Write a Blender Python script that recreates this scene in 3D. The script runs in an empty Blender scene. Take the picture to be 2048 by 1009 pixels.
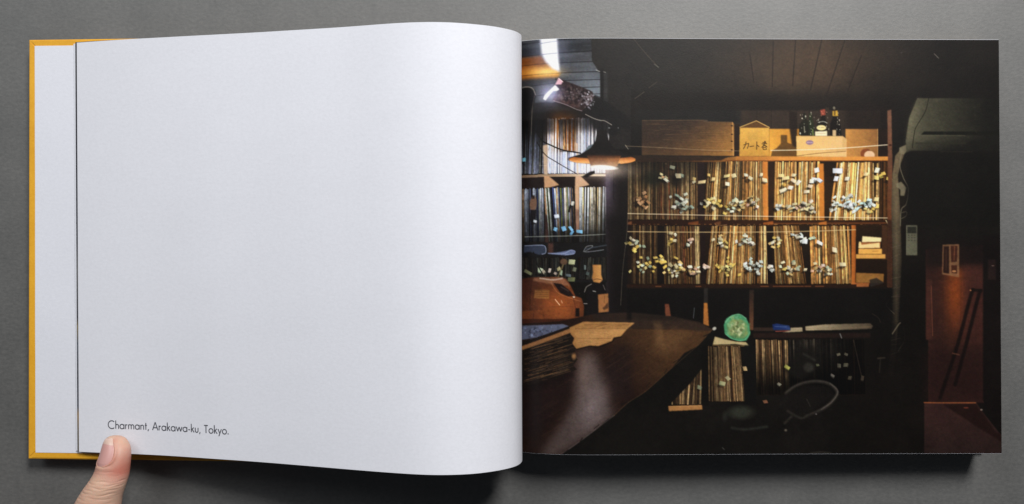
import bpy, math
import numpy as np

# ------------------------------------------------------------------ camera, world, lamps
SC = bpy.context.scene
MM = 0.001
CAM_H = 470.0          # camera height over the table, mm
FPX = 1719.0           # focal length in photo pixels (2048 wide)

cam_d = bpy.data.cameras.new('camera')
cam_d.sensor_fit = 'HORIZONTAL'
cam_d.sensor_width = 36.0
cam_d.lens = 36.0 * FPX / 2048.0
cam_d.clip_start = 0.01
cam_d.clip_end = 50.0
cam = bpy.data.objects.new('camera', cam_d)
cam.location = (0, 0, CAM_H * MM)
cam.rotation_euler = (0, 0, 0)
SC.collection.objects.link(cam)
SC.camera = cam

world = bpy.data.worlds.new('World')
SC.world = world
world.use_nodes = True
bg = world.node_tree.nodes['Background']
bg.inputs[0].default_value = (0.80, 0.88, 1.0, 1)
bg.inputs[1].default_value = 0.045

# daylight from a window above right of the book
ld = bpy.data.lights.new('window_light', 'AREA')
ld.shape = 'RECTANGLE'
ld.size = 0.34
ld.size_y = 0.46
ld.energy = 25.6
ld.color = (1.0, 0.985, 0.965)
lo = bpy.data.objects.new('window_light', ld)
SC.collection.objects.link(lo)
LPOS = np.array([0.43, 0.84, 1.02])
LPOS = LPOS / np.linalg.norm(LPOS) * 1.55
lo.location = LPOS
from mathutils import Vector
lo.rotation_euler = Vector(-LPOS).to_track_quat('-Z', 'Y').to_euler()
# weaker, wider daylight from a second window above left
ld2 = bpy.data.lights.new('second_window_light', 'AREA')
ld2.shape = 'RECTANGLE'
ld2.size = 0.7
ld2.size_y = 0.7
ld2.energy = 6.5
ld2.color = (0.95, 0.98, 1.0)
lo2 = bpy.data.objects.new('second_window_light', ld2)
SC.collection.objects.link(lo2)
L2 = np.array([-0.62, 0.80, 1.0])
L2 = L2 / np.linalg.norm(L2) * 1.6
lo2.location = L2
lo2.rotation_euler = Vector(-L2).to_track_quat('-Z', 'Y').to_euler()

SC.view_settings.view_transform = 'Standard'
SC.view_settings.look = 'None'
SC.view_settings.exposure = 0.0
SC.view_settings.gamma = 1.0
SC.view_settings.use_curve_mapping = False
SC.render.resolution_x = 1024
SC.render.resolution_y = 504
SC.render.engine = 'CYCLES'


# ------------------------------------------------------------------ helpers
def at(u, v, z):
    """point (mm) at height z that the photo shows at pixel u, v"""
    k = (CAM_H - z) / FPX
    return np.array([(u - 1024.0) * k, -(v - 504.5) * k, z])


def new_mat(name, color, rough=0.6, spec=0.5):
    m = bpy.data.materials.new(name)
    m.use_nodes = True
    b = m.node_tree.nodes['Principled BSDF']
    b.inputs['Base Color'].default_value = (*color, 1)
    b.inputs['Roughness'].default_value = rough
    b.inputs['Specular IOR Level'].default_value = spec
    return m, m.node_tree, b


def coords(nt, scale=1.0, sx=1.0, sy=1.0, sz=1.0):
    tc = nt.nodes.new('ShaderNodeTexCoord')
    mp = nt.nodes.new('ShaderNodeMapping')
    mp.inputs['Scale'].default_value = (scale * sx, scale * sy, scale * sz)
    nt.links.new(tc.outputs['Object'], mp.inputs['Vector'])
    return mp.outputs['Vector']


def noise(nt, vec, scale, detail=4, rough=0.6):
    n = nt.nodes.new('ShaderNodeTexNoise')
    n.inputs['Scale'].default_value = scale
    n.inputs['Detail'].default_value = detail
    n.inputs['Roughness'].default_value = rough
    nt.links.new(vec, n.inputs['Vector'])
    return n.outputs['Fac']


def ramp(nt, fac, stops):
    r = nt.nodes.new('ShaderNodeValToRGB')
    el = r.color_ramp.elements
    while len(el) < len(stops):
        el.new(0.5)
    for e, (p, c) in zip(el, stops):
        e.position = p
        e.color = (*c, 1)
    nt.links.new(fac, r.inputs['Fac'])
    return r.outputs['Color']


def bump(nt, b, height, strength, dist):
    n = nt.nodes.new('ShaderNodeBump')
    n.inputs['Strength'].default_value = strength
    n.inputs['Distance'].default_value = dist
    nt.links.new(height, n.inputs['Height'])
    nt.links.new(n.outputs['Normal'], b.inputs['Normal'])


def link_mesh(name, verts, faces, mat, parent=None, smooth=True):
    me = bpy.data.meshes.new(name)
    me.from_pydata([tuple(float(c) * MM for c in v) for v in verts], [], faces)
    me.update()
    if smooth:
        me.polygons.foreach_set('use_smooth', [True] * len(me.polygons))
    me.materials.append(mat)
    o = bpy.data.objects.new(name, me)
    SC.collection.objects.link(o)
    if parent is not None:
        o.parent = parent
    return o


def spline(pts, n):
    """smooth curve through points, evenly resampled (chord-length natural cubic)"""
    P = np.array(pts, float)
    t = np.concatenate([[0], np.cumsum(np.linalg.norm(np.diff(P, axis=0), axis=1) ** 0.75)])
    m = len(P)
    h = np.diff(t)
    A = np.zeros((m, m)); R = np.zeros((m, P.shape[1]))
    A[0, 0] = A[-1, -1] = 1
    for i in range(1, m - 1):
        A[i, i - 1] = h[i - 1]; A[i, i] = 2 * (h[i - 1] + h[i]); A[i, i + 1] = h[i]
        R[i] = 6 * ((P[i + 1] - P[i]) / h[i] - (P[i] - P[i - 1]) / h[i - 1])
    M = np.linalg.solve(A, R)

    def ev(q):
        i = np.clip(np.searchsorted(t, q) - 1, 0, m - 2)
        a = (t[i + 1] - q)[:, None]; b = (q - t[i])[:, None]; hh = h[i][:, None]
        return (M[i] * a ** 3 + M[i + 1] * b ** 3) / (6 * hh) + (P[i] / hh - M[i] * hh / 6) * a + (P[i + 1] / hh - M[i + 1] * hh / 6) * b
    d = ev(np.linspace(0, t[-1], 1200))
    L = np.concatenate([[0], np.cumsum(np.linalg.norm(np.diff(d, axis=0), axis=1))])
    s = np.linspace(0, L[-1], n)
    return np.stack([np.interp(s, L, d[:, k]) for k in range(P.shape[1])], axis=1)


def grid_normals(G):
    du = np.gradient(G, axis=0); dv = np.gradient(G, axis=1)
    N = np.cross(du, dv)
    N /= np.linalg.norm(N, axis=2, keepdims=True) + 1e-12
    return N


def sheet(name, G, thick, mat, parent):
    """closed thin sheet: grid G (n,m,3) is its upper face"""
    n, m = G.shape[:2]
    N = grid_normals(G)
    s = -1.0 if N[n // 2, m // 2, 2] > 0 else 1.0
    B = G + s * N * thick
    V = np.concatenate([G.reshape(-1, 3), B.reshape(-1, 3)])
    o = n * m
    F = []
    flip = s > 0
    for i in range(n - 1):
        for j in range(m - 1):
            a, b, c, d = i * m + j, (i + 1) * m + j, (i + 1) * m + j + 1, i * m + j + 1
            F.append((a, d, c, b) if flip else (a, b, c, d))
            F.append((o + a, o + b, o + c, o + d) if flip else (o + a, o + d, o + c, o + b))
    rim = [i * m for i in range(n)] + [(n - 1) * m + j for j in range(1, m)] + \
          [i * m + m - 1 for i in range(n - 2, -1, -1)] + [j for j in range(m - 2, 0, -1)]
    for k in range(len(rim)):
        a, b = rim[k], rim[(k + 1) % len(rim)]
        F.append((b, a, o + a, o + b) if not flip else (a, b, o + b, o + a))
    ob = link_mesh(name, V, F, mat, parent)
    # keep the rim edges sharp
    me = ob.data
    es = me.edges
    rs = set(rim) | {o + r for r in rim}
    for e in es:
        a, b = e.vertices
        if a in rs and b in rs:
            e.use_edge_sharp = True
    return ob


def ruled(T, B, m):
    w = np.linspace(0, 1, m)[None, :, None]
    return T[:, None, :] * (1 - w) + B[:, None, :] * w


def tag(o, label, cat, group=None):
    o['label'] = label
    o['category'] = cat
    if group:
        o['group'] = group


# ------------------------------------------------------------------ materials
def paper_table():
    m, nt, b = new_mat('grey_backdrop_paper', (0.12, 0.12, 0.118), 0.56, 0.68)
    b.inputs['IOR'].default_value = 1.7
    v = coords(nt, 1.0)
    vs = coords(nt, 1.0, 0.8, 1.25, 1.0)
    n1 = noise(nt, vs, 520, 5, 0.7)
    n2 = noise(nt, v, 38, 4, 0.6)
    mix = nt.nodes.new('ShaderNodeMix'); mix.data_type = 'FLOAT'
    mix.inputs[0].default_value = 0.35
    nt.links.new(n1, mix.inputs[2]); nt.links.new(n2, mix.inputs[3])
    c = ramp(nt, mix.outputs[0], [(0.30, (0.066, 0.067, 0.065)), (0.5, (0.098, 0.098, 0.095)), (0.72, (0.140, 0.138, 0.132))])
    nt.links.new(c, b.inputs['Base Color'])
    bump(nt, b, n1, 0.24, 0.0003)
    return m


def white_paper(name, col=(0.785, 0.797, 0.862), rough=0.55):
    m, nt, b = new_mat(name, col, rough, 0.15)
    v = coords(nt, 1.0, 0.8, 1.2, 1.0)
    n1 = noise(nt, v, 650, 5, 0.75)
    n2 = noise(nt, v, 45, 3, 0.5)
    mix = nt.nodes.new('ShaderNodeMix'); mix.data_type = 'FLOAT'
    mix.inputs[0].default_value = 0.16
    nt.links.new(n1, mix.inputs[2]); nt.links.new(n2, mix.inputs[3])
    lo_ = tuple(x * 0.94 for x in col); hi = tuple(min(1, x * 1.03) for x in col)
    c = ramp(nt, mix.outputs[0], [(0.3, lo_), (0.7, hi)])
    nt.links.new(c, b.inputs['Base Color'])
    bump(nt, b, mix.outputs[0], 0.2, 0.0003)
    return m


def yellow_cloth():
    m, nt, b = new_mat('yellow_cover_paper', (0.80, 0.40, 0.02), 0.5, 0.4)
    v = coords(nt, 1.0)
    n1 = noise(nt, v, 700, 3, 0.6)
    n2 = noise(nt, v, 40, 3, 0.6)
    mix = nt.nodes.new('ShaderNodeMix'); mix.data_type = 'FLOAT'
    mix.inputs[0].default_value = 0.6
    nt.links.new(n1, mix.inputs[2]); nt.links.new(n2, mix.inputs[3])
    c = ramp(nt, mix.outputs[0], [(0.3, (0.70, 0.335, 0.018)), (0.7, (0.86, 0.46, 0.035))])
    nt.links.new(c, b.inputs['Base Color'])
    bump(nt, b, n1, 0.15, 0.0002)
    return m


M_TABLE = paper_table()
M_PAPER = white_paper('white_uncoated_page')
M_END = white_paper('white_endpaper', (0.76, 0.775, 0.845))
M_YEL = yellow_cloth()
M_BLOCK = new_mat('page_edges', (0.62, 0.61, 0.58), 0.8, 0.2)[0]
M_INK = new_mat('caption_ink', (0.085, 0.088, 0.105), 0.6, 0.3)[0]


def dark_printed_leaf():
    m, nt, b = new_mat('dark_printed_leaf', (0.03, 0.03, 0.035), 0.45, 0.4)
    tc = nt.nodes.new('ShaderNodeTexCoord')
    sp = nt.nodes.new('ShaderNodeSeparateXYZ')
    nt.links.new(tc.outputs['Object'], sp.inputs[0])
    mr = nt.nodes.new('ShaderNodeMapRange')
    mr.inputs[1].default_value = -0.108; mr.inputs[2].default_value = 0.112
    nt.links.new(sp.outputs['Y'], mr.inputs[0])
    c = ramp(nt, mr.outputs[0], [(0.0, (0.10, 0.09, 0.07)), (0.06, (0.16, 0.13, 0.10)), (0.10, (0.30, 0.17, 0.04)), (0.115, (0.05, 0.055, 0.08)),
                                 (0.20, (0.05, 0.05, 0.06)), (0.27, (0.12, 0.13, 0.16)), (0.31, (0.25, 0.2, 0.12)), (0.33, (0.05, 0.05, 0.06)),
                                 (0.45, (0.14, 0.14, 0.14)), (0.52, (0.035, 0.035, 0.045)), (1.0, (0.03, 0.03, 0.035))])
    nt.links.new(c, b.inputs['Base Color'])
    return m


M_DARKLEAF = dark_printed_leaf()


def print_mat():
    m, nt, b = new_mat('offset_printed_photograph', (0.1, 0.1, 0.1), 0.36, 0.26)
    a = nt.nodes.new('ShaderNodeAttribute')
    a.attribute_name = 'print'
    nt.links.new(a.outputs['Color'], b.inputs['Base Color'])
    v = coords(nt, 1.0)
    n1 = noise(nt, v, 1100, 3, 0.6)
    bump(nt, b, n1, 0.10, 0.0002)
    return m


M_PRINT = print_mat()

# ------------------------------------------------------------------ table
tv = [(-900, -800, 0), (900, -800, 0), (900, 900, 0), (-900, 900, 0)]
table = link_mesh('table_surface', tv, [(0, 1, 2, 3)], M_TABLE, smooth=False)
table['kind'] = 'structure'

# ------------------------------------------------------------------ the book
book = bpy.data.objects.new('open_book', None)
SC.collection.objects.link(book)
book.empty_display_size = 0.05
tag(book, 'open hardcover photo book with yellow cover, blank left page and dark photograph on the right', 'book')


def board(name, P, thick, mat, parent, bev=0.6):
    """bevelled board: P four top corners counter-clockwise seen from above (mm)"""
    P = [np.array(p, float) for p in P]
    c = sum(P) / 4
    rings = []
    for ins, dz in ((bev, 0), (bev * 0.3, -bev * 0.3), (0, -bev), (0, -thick + bev), (bev * 0.3, -thick + bev * 0.3), (bev, -thick)):
        ring = []
        for k in range(4):
            a = P[k] - P[k - 1]; b = P[(k + 1) % 4] - P[k]
            a = a / np.linalg.norm(a); b = b / np.linalg.norm(b)
            inn = (b - a)
            q = P[k] + inn * ins
            ring.append(q + np.array([0, 0, dz]))
        rings.append(ring)
    V = [p for r in rings for p in r]
    F = [(0, 1, 2, 3)]
    for r in range(5):
        for k in range(4):
            a, b = r * 4 + k, r * 4 + (k + 1) % 4
            F.append((a, a + 4, b + 4, b))
    F.append((23, 22, 21, 20))
    return link_mesh(name, V, F, mat, parent, smooth=False)


ZL, ZH = 9.5, 21.0          # front cover top, at fore edge and at hinge
HX = -16.0
TL = at(58, 80, ZL); BL = at(56.5, 918, ZL)


def cover_z(x):
    return ZL + (ZH - ZL) * (x - TL[0]) / (HX - TL[0])


TR = np.array([HX, TL[1] + 0.2, ZH]); BR = np.array([HX, BL[1] - 0.2, ZH])
front = board('front_cover', [BL, BR, TR, TL], 2.6, M_YEL, book, 0.5)


def on_cover(x, y, dz):
    return (x, y, cover_z(x) + dz)


# folded-over turn-ins of the cover paper
TW = 13.0


def turn_in(pts):
    n = len(pts)
    V = [on_cover(x, y, 0.28) for x, y in pts] + [on_cover(x, y, -0.05) for x, y in pts]
    F = [tuple(range(n))]
    for k in range(n):
        F.append((k, k + n, (k + 1) % n + n, (k + 1) % n))
    return link_mesh('turn_in', V, F, M_YEL, front, smooth=False)


x0, x1 = TL[0] + 0.75, HX
yt, yb = TL[1] - 0.75, BL[1] + 0.75
e = 0.14
turn_in([(x0, yb + 1.0), (x0 + TW, yb + TW), (x0 + TW, yt - TW), (x0, yt - 1.0)])
turn_in([(x0 + 1.0, yt), (x0 + 1.0 + e, yt - 0.6), (x0 + TW + e, yt - TW + e), (x1, yt - TW + e), (x1, yt)])
turn_in([(x0 + 1.0, yb), (x1, yb), (x1, yb + TW - e), (x0 + TW + e, yb + TW - e), (x0 + 1.0 + e, yb + 0.6)])
# pasted-down endpaper
EL = at(71, 93, ZL)[0]
et, eb = at(71, 93, ZL)[1], at(72, 905, ZL)[1]
nx = 40
xs = np.linspace(EL, HX, nx)
G = np.zeros((nx, 24, 3))
for i, x in enumerate(xs):
    for j, w in enumerate(np.linspace(0, 1, 24)):
        y = et * (1 - w) + eb * w
        xx = x + (0.35 * w if i == 0 else 0)
        G[i, j] = (xx, y, cover_z(x) + 0.55 + 0.06 * math.sin(x * 0.11 + y * 0.05) + 0.05 * math.sin(y * 0.13))
sheet('pasted_endpaper', G, 0.25, M_END, book)

# page profile: right page with its dip into the gutter
GUT = np.array([-7.0, 12.5])


def right_profile(n):
    pts = [(-7.0, 12.5), (-2.0, 15.6), (4.8, 19.0), (14, 22.4), (26, 24.5), (40, 25.2), (80, 24.6), (150, 23.2), (210, 22.4), (254.5, 22.0)]
    return spline(pts, n)


PT, PB = 110.6, -104.9


def right_grid(n, m, dz, grow=0.0):
    pr = right_profile(n)
    G = np.zeros((n, m, 3))
    w = np.linspace(0, 1, m)
    for i in range(n):
        x, z = pr[i]
        s = max(0.0, (x + 7) / 261.5)
        skew = (w - 0.5) * 1.5 * s            # fore edge leans a touch
        G[i, :, 0] = x + skew
        G[i, :, 1] = (PT + grow) * (1 - w) + (PB - grow) * w
        G[i, :, 2] = z + dz
    return G


# block of pages underneath, its edges stepped leaf by leaf
prof = right_profile(48)
LAY = 46
V = []; F = []
rng = np.random.default_rng(5)
for L in range(LAY):
    f = L / (LAY - 1)
    offx = rng.uniform(-0.35, 0.05); offt = rng.uniform(-0.3, 0.0); offb = rng.uniform(0.0, 0.3)
    for half in (0, 1):
        ff = (L + half * 0.86) / LAY
        for i in range(48):
            x, z = prof[i]
            zt = z - 0.75
            zb = 4.2
            zz = zb + (zt - zb) * ff
            xx = x + (offx if i == 47 else 0) + (0 if i else -1.0 * (1 - ff))
            V.append((xx, PT + offt - 0.2, zz)); V.append((xx, PB + offb + 0.2, zz))
nr = 48 * 2
for r in range(LAY * 2 - 1):
    a = r * nr; b = a + nr
    for i in range(47):
        F.append((a + 2 * i, a + 2 * i + 2, b + 2 * i + 2, b + 2 * i))
        F.append((a + 2 * i + 1, b + 2 * i + 1, b + 2 * i + 3, a + 2 * i + 3))
    F.append((a + 94, a + 95, b + 95, b + 94))
    F.append((a, b, b + 1, a + 1))
top = (LAY * 2 - 1) * nr
for i in range(47):
    F.append((top + 2 * i, top + 2 * i + 2, top + 2 * i + 3, top + 2 * i + 1))
    F.append((2 * i, 2 * i + 1, 2 * i + 3, 2 * i + 2))
link_mesh('page_block', V, F, M_BLOCK, book, smooth=False)

# back cover and spine
board('back_cover', [(-12, -108.2, 3.6), (257.2, -108.2, 3.6), (257.2, 113.8, 3.6), (-12, 113.8, 3.6)], 2.6, M_YEL, book, 0.5)
sp_pts = spline([(-12.5, 2.2), (-17.5, 3.5), (-20.5, 9.0), (-20.5, 15.0), (-16.4, 19.6)], 14)
Tn = np.array([(x, 113.6, z) for x, z in sp_pts]); Bn = np.array([(x, -108.0, z) for x, z in sp_pts])
sheet('spine', ruled(Tn, Bn, 4), 0.8, M_YEL, book)

# right leaf and the photograph printed on it
right_leaf = sheet('right_leaf', right_grid(80, 24, -0.12, 0.15), 0.22, M_PAPER, book)

# left-hand leaves ------------------------------------------------------
TOPPX = [(153.5, 85.8), (200, 82.6), (260, 78.8), (330, 75), (420, 70.2), (500, 66), (600, 60), (700, 53.6), (780, 47.6), (850, 44.6), (905, 45.6), (950, 49), (985, 53.0), (1010, 57.5), (1030, 62.8), (1039, 67.5), (1043, 73)]
BOTPX = [(158, 904), (205, 906), (262, 908.2), (330, 911.5), (420, 917.5), (500, 923), (600, 931), (700, 939.5), (790, 946.5), (860, 950.2), (910, 950), (950, 947.7), (985, 943.4), (1010, 938.8), (1032, 932.5), (1041, 927), (1044.5, 921)]


def edge_curve(px, y, n, tail):
    pts = []
    for u, v in px:
        z = CAM_H - abs(y) * FPX / abs(504.5 - v)
        pts.append(at(u, v, z))
    pts = [(p[0], y, p[2]) for p in pts]
    pts += [(x, y, z) for x, z in tail]
    return spline(pts, n)


TAIL = [(4.2, 24.5), (-0.5, 17.5), (-6.6, 13.2)]
NL = 150
PTL, PBL = 111.4, -106.0
LT = edge_curve(TOPPX, PTL, NL, TAIL)
LB = edge_curve(BOTPX, PBL, NL, TAIL)
LG = ruled(LT, LB, 60)
# very slight cockle of the paper
ii = np.linspace(0, 1, NL)[:, None]; jj = np.linspace(0, 1, 60)[None, :]
LG[..., 2] += 0.04 * np.sin(jj * 19 + ii * 6) * np.sin(ii * math.pi) + 0.025 * np.sin(jj * 43 + 1.3 + ii * 9) * np.sin(ii * math.pi)
left_leaf = sheet('left_leaf', LG, 0.14, M_PAPER, book)


def lower_leaf(name, frac, du, dy_top, dy_bot, mat):
    """a leaf lying below the raised one, sagging nearer to the cover"""
    T = LT.copy(); B = LB.copy()
    for C, dy in ((T, dy_top), (B, dy_bot)):
        s = np.linspace(0, 1, NL)
        cz = np.array([cover_z(min(x, HX)) + 0.75 for x in C[:, 0]])
        keep = np.clip((s - 0.82) / 0.18, 0, 1)
        zz = np.minimum(cz + (C[:, 2] - cz) * frac, C[:, 2] - 0.30 - 1.2 * (1 - frac))
        C[:, 2] = zz * (1 - keep) + (C[:, 2] - (1 - frac) * 0.8) * keep
        C[:, 0] += du * (1 - s) ** 2 - 1.5 * (1 - frac) * np.clip((s - 0.7) / 0.3, 0, 1)
        C[:, 1] += dy * np.clip(1 - s * 1.4, 0.15, 1)
    return sheet(name, ruled(T, B, 24), 0.14, mat, book)


lower_leaf('dark_printed_leaf', 0.86, -1.0, 0.32, 0.15, M_DARKLEAF)
lower_leaf('flyleaf', 0.30, -2.3, -0.35, 0.2, M_END)


# ------------------------------------------------------------------ caption, drawn letter by letter on the left page
def arc(cx, cy, r, a0, a1, n=14, ry=None):
    ry = r if ry is None else ry
    return [(cx + r * math.cos(math.radians(a)), cy + ry * math.sin(math.radians(a))) for a in np.linspace(a0, a1, n)]


XH = 0.60
GLY = {
    'C': (0.92, [arc(.52, .5, .51, 48, 312, 22)]),
    'h': (0.50, [[(.05, 0), (.05, 1.06)], [(.05, .33)] + arc(.25, .36, .20, 180, 0, 12) + [(.45, 0)]]),
    'a': (0.66, [arc(.31, .30, .285, 0, 360, 24), [(.60, 0), (.60, XH)]]),
    'r': (0.31, [[(.05, 0), (.05, XH)], [(.05, .36)] + arc(.22, .38, .17, 180, 62, 8)]),
    'm': (0.85, [[(.05, 0), (.05, XH)], [(.05, .36)] + arc(.235, .40, .185, 180, 0, 10) + [(.42, 0)], [(.42, .36)] + arc(.605, .40, .185, 180, 0, 10) + [(.79, 0)]]),
    'n': (0.50, [[(.05, 0), (.05, XH)], [(.05, .33)] + arc(.25, .38, .20, 180, 0, 12) + [(.45, 0)]]),
    't': (0.30, [[(.15, 0), (.15, .88)], [(.0, .57), (.30, .57)]]),
    ',': (0.20, [[(.12, .08), (.02, -.17)]]),
    'A': (0.78, [[(.0, 0), (.39, 1.03), (.78, 0)], [(.13, .32), (.65, .32)]]),
    'k': (0.46, [[(.05, 0), (.05, 1.06)], [(.05, .27), (.40, XH)], [(.16, .37), (.45, 0)]]),
    'w': (0.84, [[(.0, XH), (.20, .02), (.42, .58), (.64, .02), (.84, XH)]]),
    '-': (0.30, [[(.02, .29), (.26, .29)]]),
    'u': (0.52, [[(.05, XH), (.05, .22)] + arc(.25, .22, .20, 180, 360, 12) + [(.45, XH)]]),
    'T': (0.56, [[(.0, .96), (.56, .96)], [(.28, 0), (.28, .96)]]),
    'o': (0.64, [arc(.32, .30, .29, 0, 360, 24)]),
    'y': (0.48, [[(.0, XH), (.25, .05)], [(.48, XH), (.11, -.30)]]),
    '.': (0.16, [[(.02, .06), (.14, .06)]]),
    ' ': (0.26, []),
}
# arc-length map of the left page near the caption
ypos = -93.0
w_row = (PTL - ypos) / (PTL - PBL)
row = LT * (1 - w_row) + LB * w_row
rs = np.concatenate([[0], np.cumsum(np.hypot(np.diff(row[:, 0]), np.diff(row[:, 2])))])


def s_of_px(u):
    uu = 1024 + row[:, 0] * FPX / (CAM_H - row[:, 2])
    k = np.argmax(uu > u)
    return np.interp(u, uu[k - 1:k + 1], rs[k - 1:k + 1])


S0, S1 = s_of_px(216.5), s_of_px(457.5)
TEXT = 'Charmant, Arakawa-ku, Tokyo.'
GAP = 0.115
tot = sum(GLY[c][0] + GAP for c in TEXT) - GAP
CAPH = 4.05
XS = (S1 - S0) / tot


def page_pt(s, y, off):
    w = (PTL - y) / (PTL - PBL)
    r = LT * (1 - w) + LB * w
    x = np.interp(s, rs, r[:, 0]); z = np.interp(s, rs, r[:, 2])
    i_ = np.interp(s, rs, np.linspace(0, 1, NL))
    z += 0.04 * math.sin(w * 19 + i_ * 6) * math.sin(i_ * math.pi) + 0.025 * math.sin(w * 43 + 1.3 + i_ * 9) * math.sin(i_ * math.pi)
    return (x, y, z + off)


cur = 0.0
SW = 0.52          # stroke width mm
for ch in TEXT:
    wid, strokes = GLY[ch]
    if strokes:
        V = []; F = []
        lay = 0
        parts = []
        for st in strokes:
            parts += [[st[k], st[k + 1]] for k in range(len(st) - 1)] if ch in 'wA' else [st]
        for st in parts:
            lay += 1
            P = np.array([(S0 + (cur + x) * XS, ypos + y * CAPH) for x, y in st])
            d = np.gradient(P, axis=0)
            closed = np.linalg.norm(P[0] - P[-1]) < 1e-6
            if closed:
                d[0] = d[-1] = P[1] - P[-2]
            d /= np.linalg.norm(d, axis=1, keepdims=True)
            nrm = np.stack([-d[:, 1], d[:, 0]], axis=1)
            hw = SW / 2 * (1.35 if ch == '.' else 1)
            base = len(V)
            for p, q in zip(P, nrm):
                a = p + q * hw; b = p - q * hw
                V.append(page_pt(a[0], a[1], 0.09 + 0.006 * lay)); V.append(page_pt(b[0], b[1], 0.09 + 0.006 * lay))
            for k in range(len(P) - 1):
                F.append((base + 2 * k, base + 2 * k + 1, base + 2 * k + 3, base + 2 * k + 2))
        link_mesh('caption_letter' if ch not in ',.-' else 'caption_punctuation', V, F, M_INK, left_leaf, smooth=False)
    cur += wid + GAP


# ------------------------------------------------------------------ the photograph printed on the right page (flat print)
class Print:
    """small painter: coordinates are print units (3.838 per mm of page), colours sRGB 0..255"""
    def __init__(s, u0, v0, u1, v1, ss=2):
        s.u0, s.v0, s.ss = u0, v0, ss
        s.W, s.H = int((u1 - u0) * ss), int((v1 - v0) * ss)
        s.a = np.zeros((s.H, s.W, 3), np.float32)
        s.rng = np.random.default_rng(11)

    def box(s, us, vs, pad=0):
        x0 = max(0, int((min(us) - pad - s.u0) * s.ss)); x1 = min(s.W, int((max(us) + pad - s.u0) * s.ss) + 2)
        y0 = max(0, int((min(vs) - pad - s.v0) * s.ss)); y1 = min(s.H, int((max(vs) + pad - s.v0) * s.ss) + 2)
        if x1 <= x0 or y1 <= y0:
            return None
        U = (np.arange(x0, x1) + 0.5) / s.ss + s.u0
        V = (np.arange(y0, y1) + 0.5) / s.ss + s.v0
        return x0, x1, y0, y1, U[None, :], V[:, None]

    @staticmethod
    def blur(m, r):
        r = int(round(r))
        if r < 1:
            return m
        for _ in range(3):
            for ax in (0, 1):
                p = np.pad(m, [(r + 1, r) if k == ax else (0, 0) for k in (0, 1)], mode='edge')
                c = np.cumsum(p, axis=ax, dtype=np.float64)
                if ax == 0:
                    m = (c[2 * r + 1:] - c[:-2 * r - 1]) / (2 * r + 1)
                else:
                    m = (c[:, 2 * r + 1:] - c[:, :-2 * r - 1]) / (2 * r + 1)
        return m.astype(np.float32)

    def comp(s, b, m, col, mode='mix'):
        x0, x1, y0, y1, U, V = b
        if callable(col):
            col = col(U, V)
        col = np.asarray(col, np.float32) / 255.0
        t = s.a[y0:y1, x0:x1]
        m = np.broadcast_to(m, t.shape[:2])[..., None]
        if mode == 'mix':
            t[:] = t * (1 - m) + col * m
        elif mode == 'add':
            t[:] = np.minimum(1.0, t + col * m)
        elif mode == 'screen':
            t[:] = 1 - (1 - t) * (1 - np.clip(col * m, 0, 1))
        elif mode == 'mul':
            t[:] = t * (1 - m + col * m)

    def poly(s, pts, col, a=1.0, soft=0.0, mode='mix'):
        us = [p[0] for p in pts]; vs = [p[1] for p in pts]
        b = s.box(us, vs, soft * 3 + 1)
        if b is None:
            return
        x0, x1, y0, y1, U, V = b
        m = np.zeros((y1 - y0, x1 - x0), bool)
        n = len(pts)
        for k in range(n):
            (ua, va), (ub, vb) = pts[k], pts[(k + 1) % n]
            if va == vb:
                continue
            c = (va > V) != (vb > V)
            xi = (ub - ua) * (V - va) / (vb - va) + ua
            m ^= c & (U < xi)
        m = m.astype(np.float32)
        if soft > 0:
            m = s.blur(m, soft * s.ss * 0.6)
        s.comp(b, m * a, col, mode)

    def rect(s, u0, v0, u1, v1, col, a=1.0, soft=0.0, mode='mix'):
        s.poly([(u0, v0), (u1, v0), (u1, v1), (u0, v1)], col, a, soft, mode)

    def line(s, pts, w, col, a=1.0, soft=0.35, mode='mix'):
        if len(pts) > 2:
            q = np.array(pts, float); o = []
            e = np.vstack([2 * q[0] - q[1], q, 2 * q[-1] - q[-2]])
            for k in range(len(q) - 1):
                p0, p1, p2, p3 = e[k:k + 4]
                for t in (0, 0.2, 0.4, 0.6, 0.8):
                    o.append(0.5 * (2 * p1 + (p2 - p0) * t + (2 * p0 - 5 * p1 + 4 * p2 - p3) * t * t + (3 * p1 - p0 - 3 * p2 + p3) * t ** 3))
            pts = [tuple(x) for x in o] + [tuple(q[-1])]
        us = [p[0] for p in pts]; vs = [p[1] for p in pts]
        b = s.box(us, vs, w + soft * 3 + 1)
        if b is None:
            return
        x0, x1, y0, y1, U, V = b
        d = np.full((y1 - y0, x1 - x0), 1e9, np.float32)
        for (ua, va), (ub, vb) in zip(pts[:-1], pts[1:]):
            L = (ub - ua) ** 2 + (vb - va) ** 2 + 1e-9
            t = np.clip(((U - ua) * (ub - ua) + (V - va) * (vb - va)) / L, 0, 1)
            d = np.minimum(d, np.hypot(U - ua - t * (ub - ua), V - va - t * (vb - va)))
        m = np.clip((w / 2 + soft - d) / (2 * soft), 0, 1)
        s.comp(b, m * a, col, mode)

    def ell(s, cu, cv, ru, rv, col, a=1.0, rot=0.0, soft=0.4, mode='mix', a0=None, a1=None):
        R = max(ru, rv)
        b = s.box([cu - R, cu + R], [cv - R, cv + R], soft * 2 + 1)
        if b is None:
            return
        U, V = b[4], b[5]
        c, n = math.cos(math.radians(rot)), math.sin(math.radians(rot))
        X = (U - cu) * c + (V - cv) * n; Y = -(U - cu) * n + (V - cv) * c
        d = (np.hypot(X / ru, Y / rv) - 1) * min(ru, rv)
        m = np.clip((soft - d) / (2 * soft), 0, 1)
        s.comp(b, m * a, col, mode)

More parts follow.
